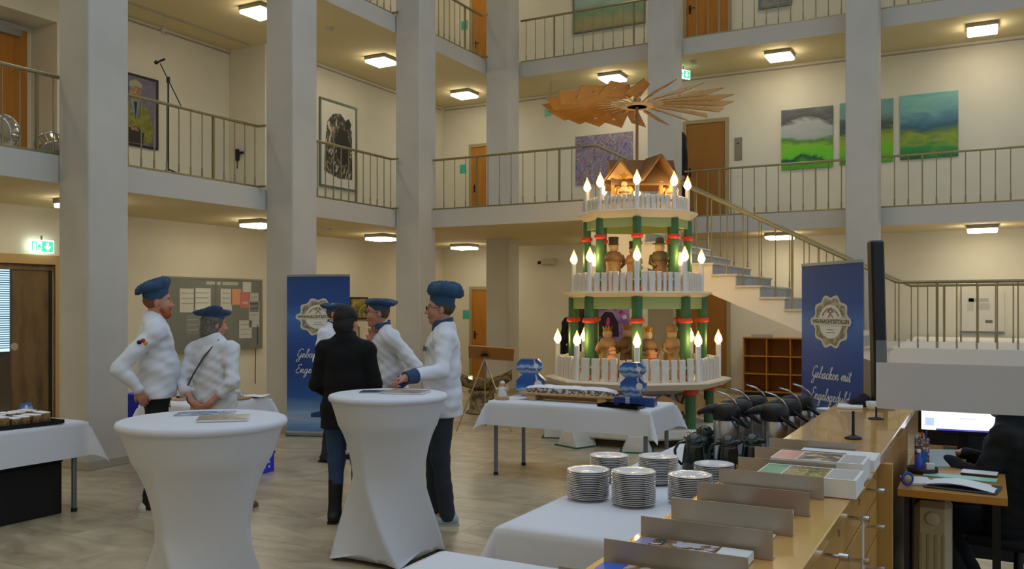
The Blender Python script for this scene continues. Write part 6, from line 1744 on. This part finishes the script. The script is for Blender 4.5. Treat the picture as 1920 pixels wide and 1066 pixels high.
# ground floor
t = picture('frameless poster board on the back wall behind the half landing rail', (-.06, YW, 1.26), 0, .67, .66, mat('poster_white', 'cdc8ba', .6), None, 0, cat='poster', name='poster_board')
for (x0, x1, z0, z1, c) in ((-.2, .1, .50, .56, 'a8a498'), (-.22, -.12, .34, .58, 'b8b4aa'), (-.05, .12, .36, .48, 'b4b0a4'), (.05, .16, .14, .19, '6a6258')):
    MB().box(x0, x1, -.027, -.025, z0, z1).build('printed_block', mat('poster_'+c, c, .6), t)
MB().box(-.335, .335, -.03, 0, -.03, 0).build('ledge', M_LEG, t)
t = picture('painting of a purple and pink fan behind the pyramid', (-6.9, YW, .95), 0, .95, .80, mat('violet_ground', '7a5a98', .6, noise=(4, '9c7ab4', .4, .6)), None, 0)
patch(t, 'painted_arch', [(-.25, .1), (-.22, .42), (-.05, .62), (.12, .60), (.24, .40), (.26, .1)], mat('painted_black_arch', '241c2a', .6))
for i in range(7):
    a0 = R(20+i*20); a1 = R(32+i*20)
    patch(t, 'painted_ray', [(.02+.36*math.cos(a0), .35+.32*math.sin(a0)), (.02+.5*math.cos(a0)*.9, .35+.46*math.sin(a0)*.9), (.02+.5*math.cos(a1)*.9, .35+.46*math.sin(a1)*.9), (.02+.36*math.cos(a1), .35+.32*math.sin(a1))], mat('painted_ray_'+('c9bccb', '8c2f78', '6a5a68')[i % 3], ('c9bccb', '8c2f78', '6a5a68')[i % 3], .6), .0278)
patch(t, 'painted_flower', [(-.03, .36), (.0, .50), (.05, .50), (.06, .38), (.02, .30)], mat('painted_magenta', 'b03c8c', .6), .0278)
picture('small framed picture with gold light on the ground-floor wall behind the chefs', (XL0, 13.9, 1.42), R(90), .56, .44, paint_mat('gold_scene', [(.2, '3c3a1c'), (.45, '6e6a2a'), (.6, 'b09a50'), (.8, '54502a')], 6, 4, 1), M_FBLACK, .03)
picture('second small framed picture below the gold one', (XL0, 13.7, .98), R(90), .42, .30, mat('pale_print', 'b4ae90', .6), M_FGREY, .025)

# notice board
nb = thing('notice_board', 'glazed dark notice board with pinned sheets behind the two chefs', 'notice board', (XL0, 10.20, .97), R(90))
w, h = 2.04, 1.17
MB().box(-w/2, w/2, -.05, -.001, 0, h).build('back_board', mat('notice_felt', '4a4a3e', .8), nb)
for b in ((-w/2, w/2, 0, .03), (-w/2, w/2, h-.03, h), (-w/2, -w/2+.03, .03, h-.03), (w/2-.03, w/2, .03, h-.03), (-.02, .0, .03, h-.03)):
    MB().box(b[0], b[1], -.07, -.05, b[2], b[3]).build('frame_bar', mat('notice_alu', '8e8a74', .4, .5), nb)
for i, (x, z, ww, hh, c) in enumerate(((-.72, .62, .30, .37, 'c6c4b8'), (-.45, .66, .34, .34, 'cfcdc2'), (.10, .60, .24, .40, 'c4c2b6'), (.32, .74, .40, .26, 'd8862c'), (.58, .95, .19, .17, 'c8c6ba'), (.74, .62, .20, .32, 'b8b6ac'), (.72, .36, .24, .44, 'b4b4b0'), (.50, .18, .28, .30, 'bebcb0'), (-.60, .28, .28, .30, '5c5a4c'), (-.2, 1.06, .30, .05, 'a8a692'), (.14, 1.06, .34, .05, 'a8a692'))):
    if c == 'd8862c':
        s = MB().box(x, x+ww*.55, -.0535, -.0515, z, z+hh).build('pinned_sheet', mat('orange_flyer', c, .5), nb)
        s2 = MB().box(x+ww*.5, x+ww, -.0555, -.0535, z-.05, z+hh-.06).build('pinned_sheet', mat('red_flyer', 'c4402c', .5), nb)
        text('flyer_lettering', '19:00', .06, mat('flyer_white', 'e8e0d8', .5), s2, (x+ww*.75, -.057, z+.03), (R(90), 0, 0), .0005)
    else:
        s = MB().box(x, x+ww, -.0535, -.0515, z, z+hh).build('pinned_sheet', mat('sheet_'+c, c, .6), nb)
        for k in range(3 if hh > .2 else 0):
            MB().box(x+.03, x+ww-.04, -.0542, -.0535, z+hh-.08-.08*k, z+hh-.065-.08*k).build('print_line', mat('sheet_ink', '8d8b80', .6), s)
MB().box(-w/2+.03, w/2-.03, -.068, -.066, .03, h-.03).build('glass', mat('clear_pane', 'dfe8e6', .03, alpha=.10), nb)
MB().tube([(.90, -.075, .4), (.90, -.075, .1), (.90, -.03, 0), (.90, -.02, -.6)], .006, 6).build('cable', M_BLACK, nb)
t = thing('door_handle_plate', 'small steel lever handle on the wall right of the notice board', 'handle', (XL0, 11.60, 1.0), R(90))
MB().box(-.06, .06, -.05, -.02, -.01, .02, .005).build('lever', M_STEEL, t)
MB().cyl((.05, 0, .005), (.05, -.04, .005), .012, n=10).build('spindle', M_STEEL, t)

# ------------------------------------------------------------------ instruments on the upper gallery
ms = thing('microphone_stand', 'black microphone stand with angled boom on the upper gallery', 'microphone stand', (-9.0, 7.65, L1), R(28))
for a in (20, 140, 260):
    MB().cyl((0, 0, .12), (.26*math.cos(R(a)), .26*math.sin(R(a)), .012), .010, n=8).build('leg', M_BLACK, ms)
MB().cyl((0, 0, .08), (0, 0, 1.23), .011, n=10).build('pole', M_BLACK, ms)
MB().cyl((0, 0, 1.20), (0, 0, 1.27), .022, n=10).build('clutch', M_BLACK, ms)
MB().cyl((.18, 0, .87), (-.10, 0, 1.44), .007, n=8).build('boom', M_BLACK, ms)
m_ = MB().cyl((-.04, 0, 1.50), (-.13, 0, 1.46), .016, .012, n=12).build('microphone', M_BLACK, ms)
MB().ell((-.15, 0, 1.455), .026).build('grille', mat('mic_grille', '2a2a2c', .4, .7), m_)
def drum(label, loc, r, h, tilt):
    t = thing('drum', label, 'drum', loc, 0, None, Euler(tilt))
    MB().lathe([(r, 0), (r*.97, .02), (r*.97, h-.02), (r, h)], n=28).build('shell', M_CHROME, t)
    MB().lathe([(r*1.03, -.012), (r*1.03, .012), (r*.98, .012)], n=28).build('hoop', M_CHROME, t)
    MB().lathe([(r*.98, h-.014), (r*1.04, h-.012), (r*1.04, h+.014), (r*.98, h+.014)], n=28).build('hoop', M_CHROME, t)
    MB().lathe([(r*.98, h+.002), (.001, h+.003)], n=28).build('drumhead', mat('amber_drumhead', 'a8762e', .5), t)
    MB().lathe([(.001, -.004), (r*.98, -.003)], n=28).build('drumhead', mat('amber_drumhead', 'a8762e'), t)
    for i in range(6):
        a = i*math.pi/3
        MB().cyl((r*1.04*math.cos(a), r*1.04*math.sin(a), .0), (r*1.04*math.cos(a), r*1.04*math.sin(a), h), .007, n=6).build('tension_rod', M_CHROME, t)
    return t
drum('chrome drum with amber head at the picture edge on the upper gallery', (-9.12, 5.60, L1+.24), .19, .26, (R(100), R(10), R(40)))
drum('smaller chrome drum tipped over beside the column on the upper gallery', (-9.08, 6.12, L1+.19), .15, .22, (R(125), R(0), R(70)))
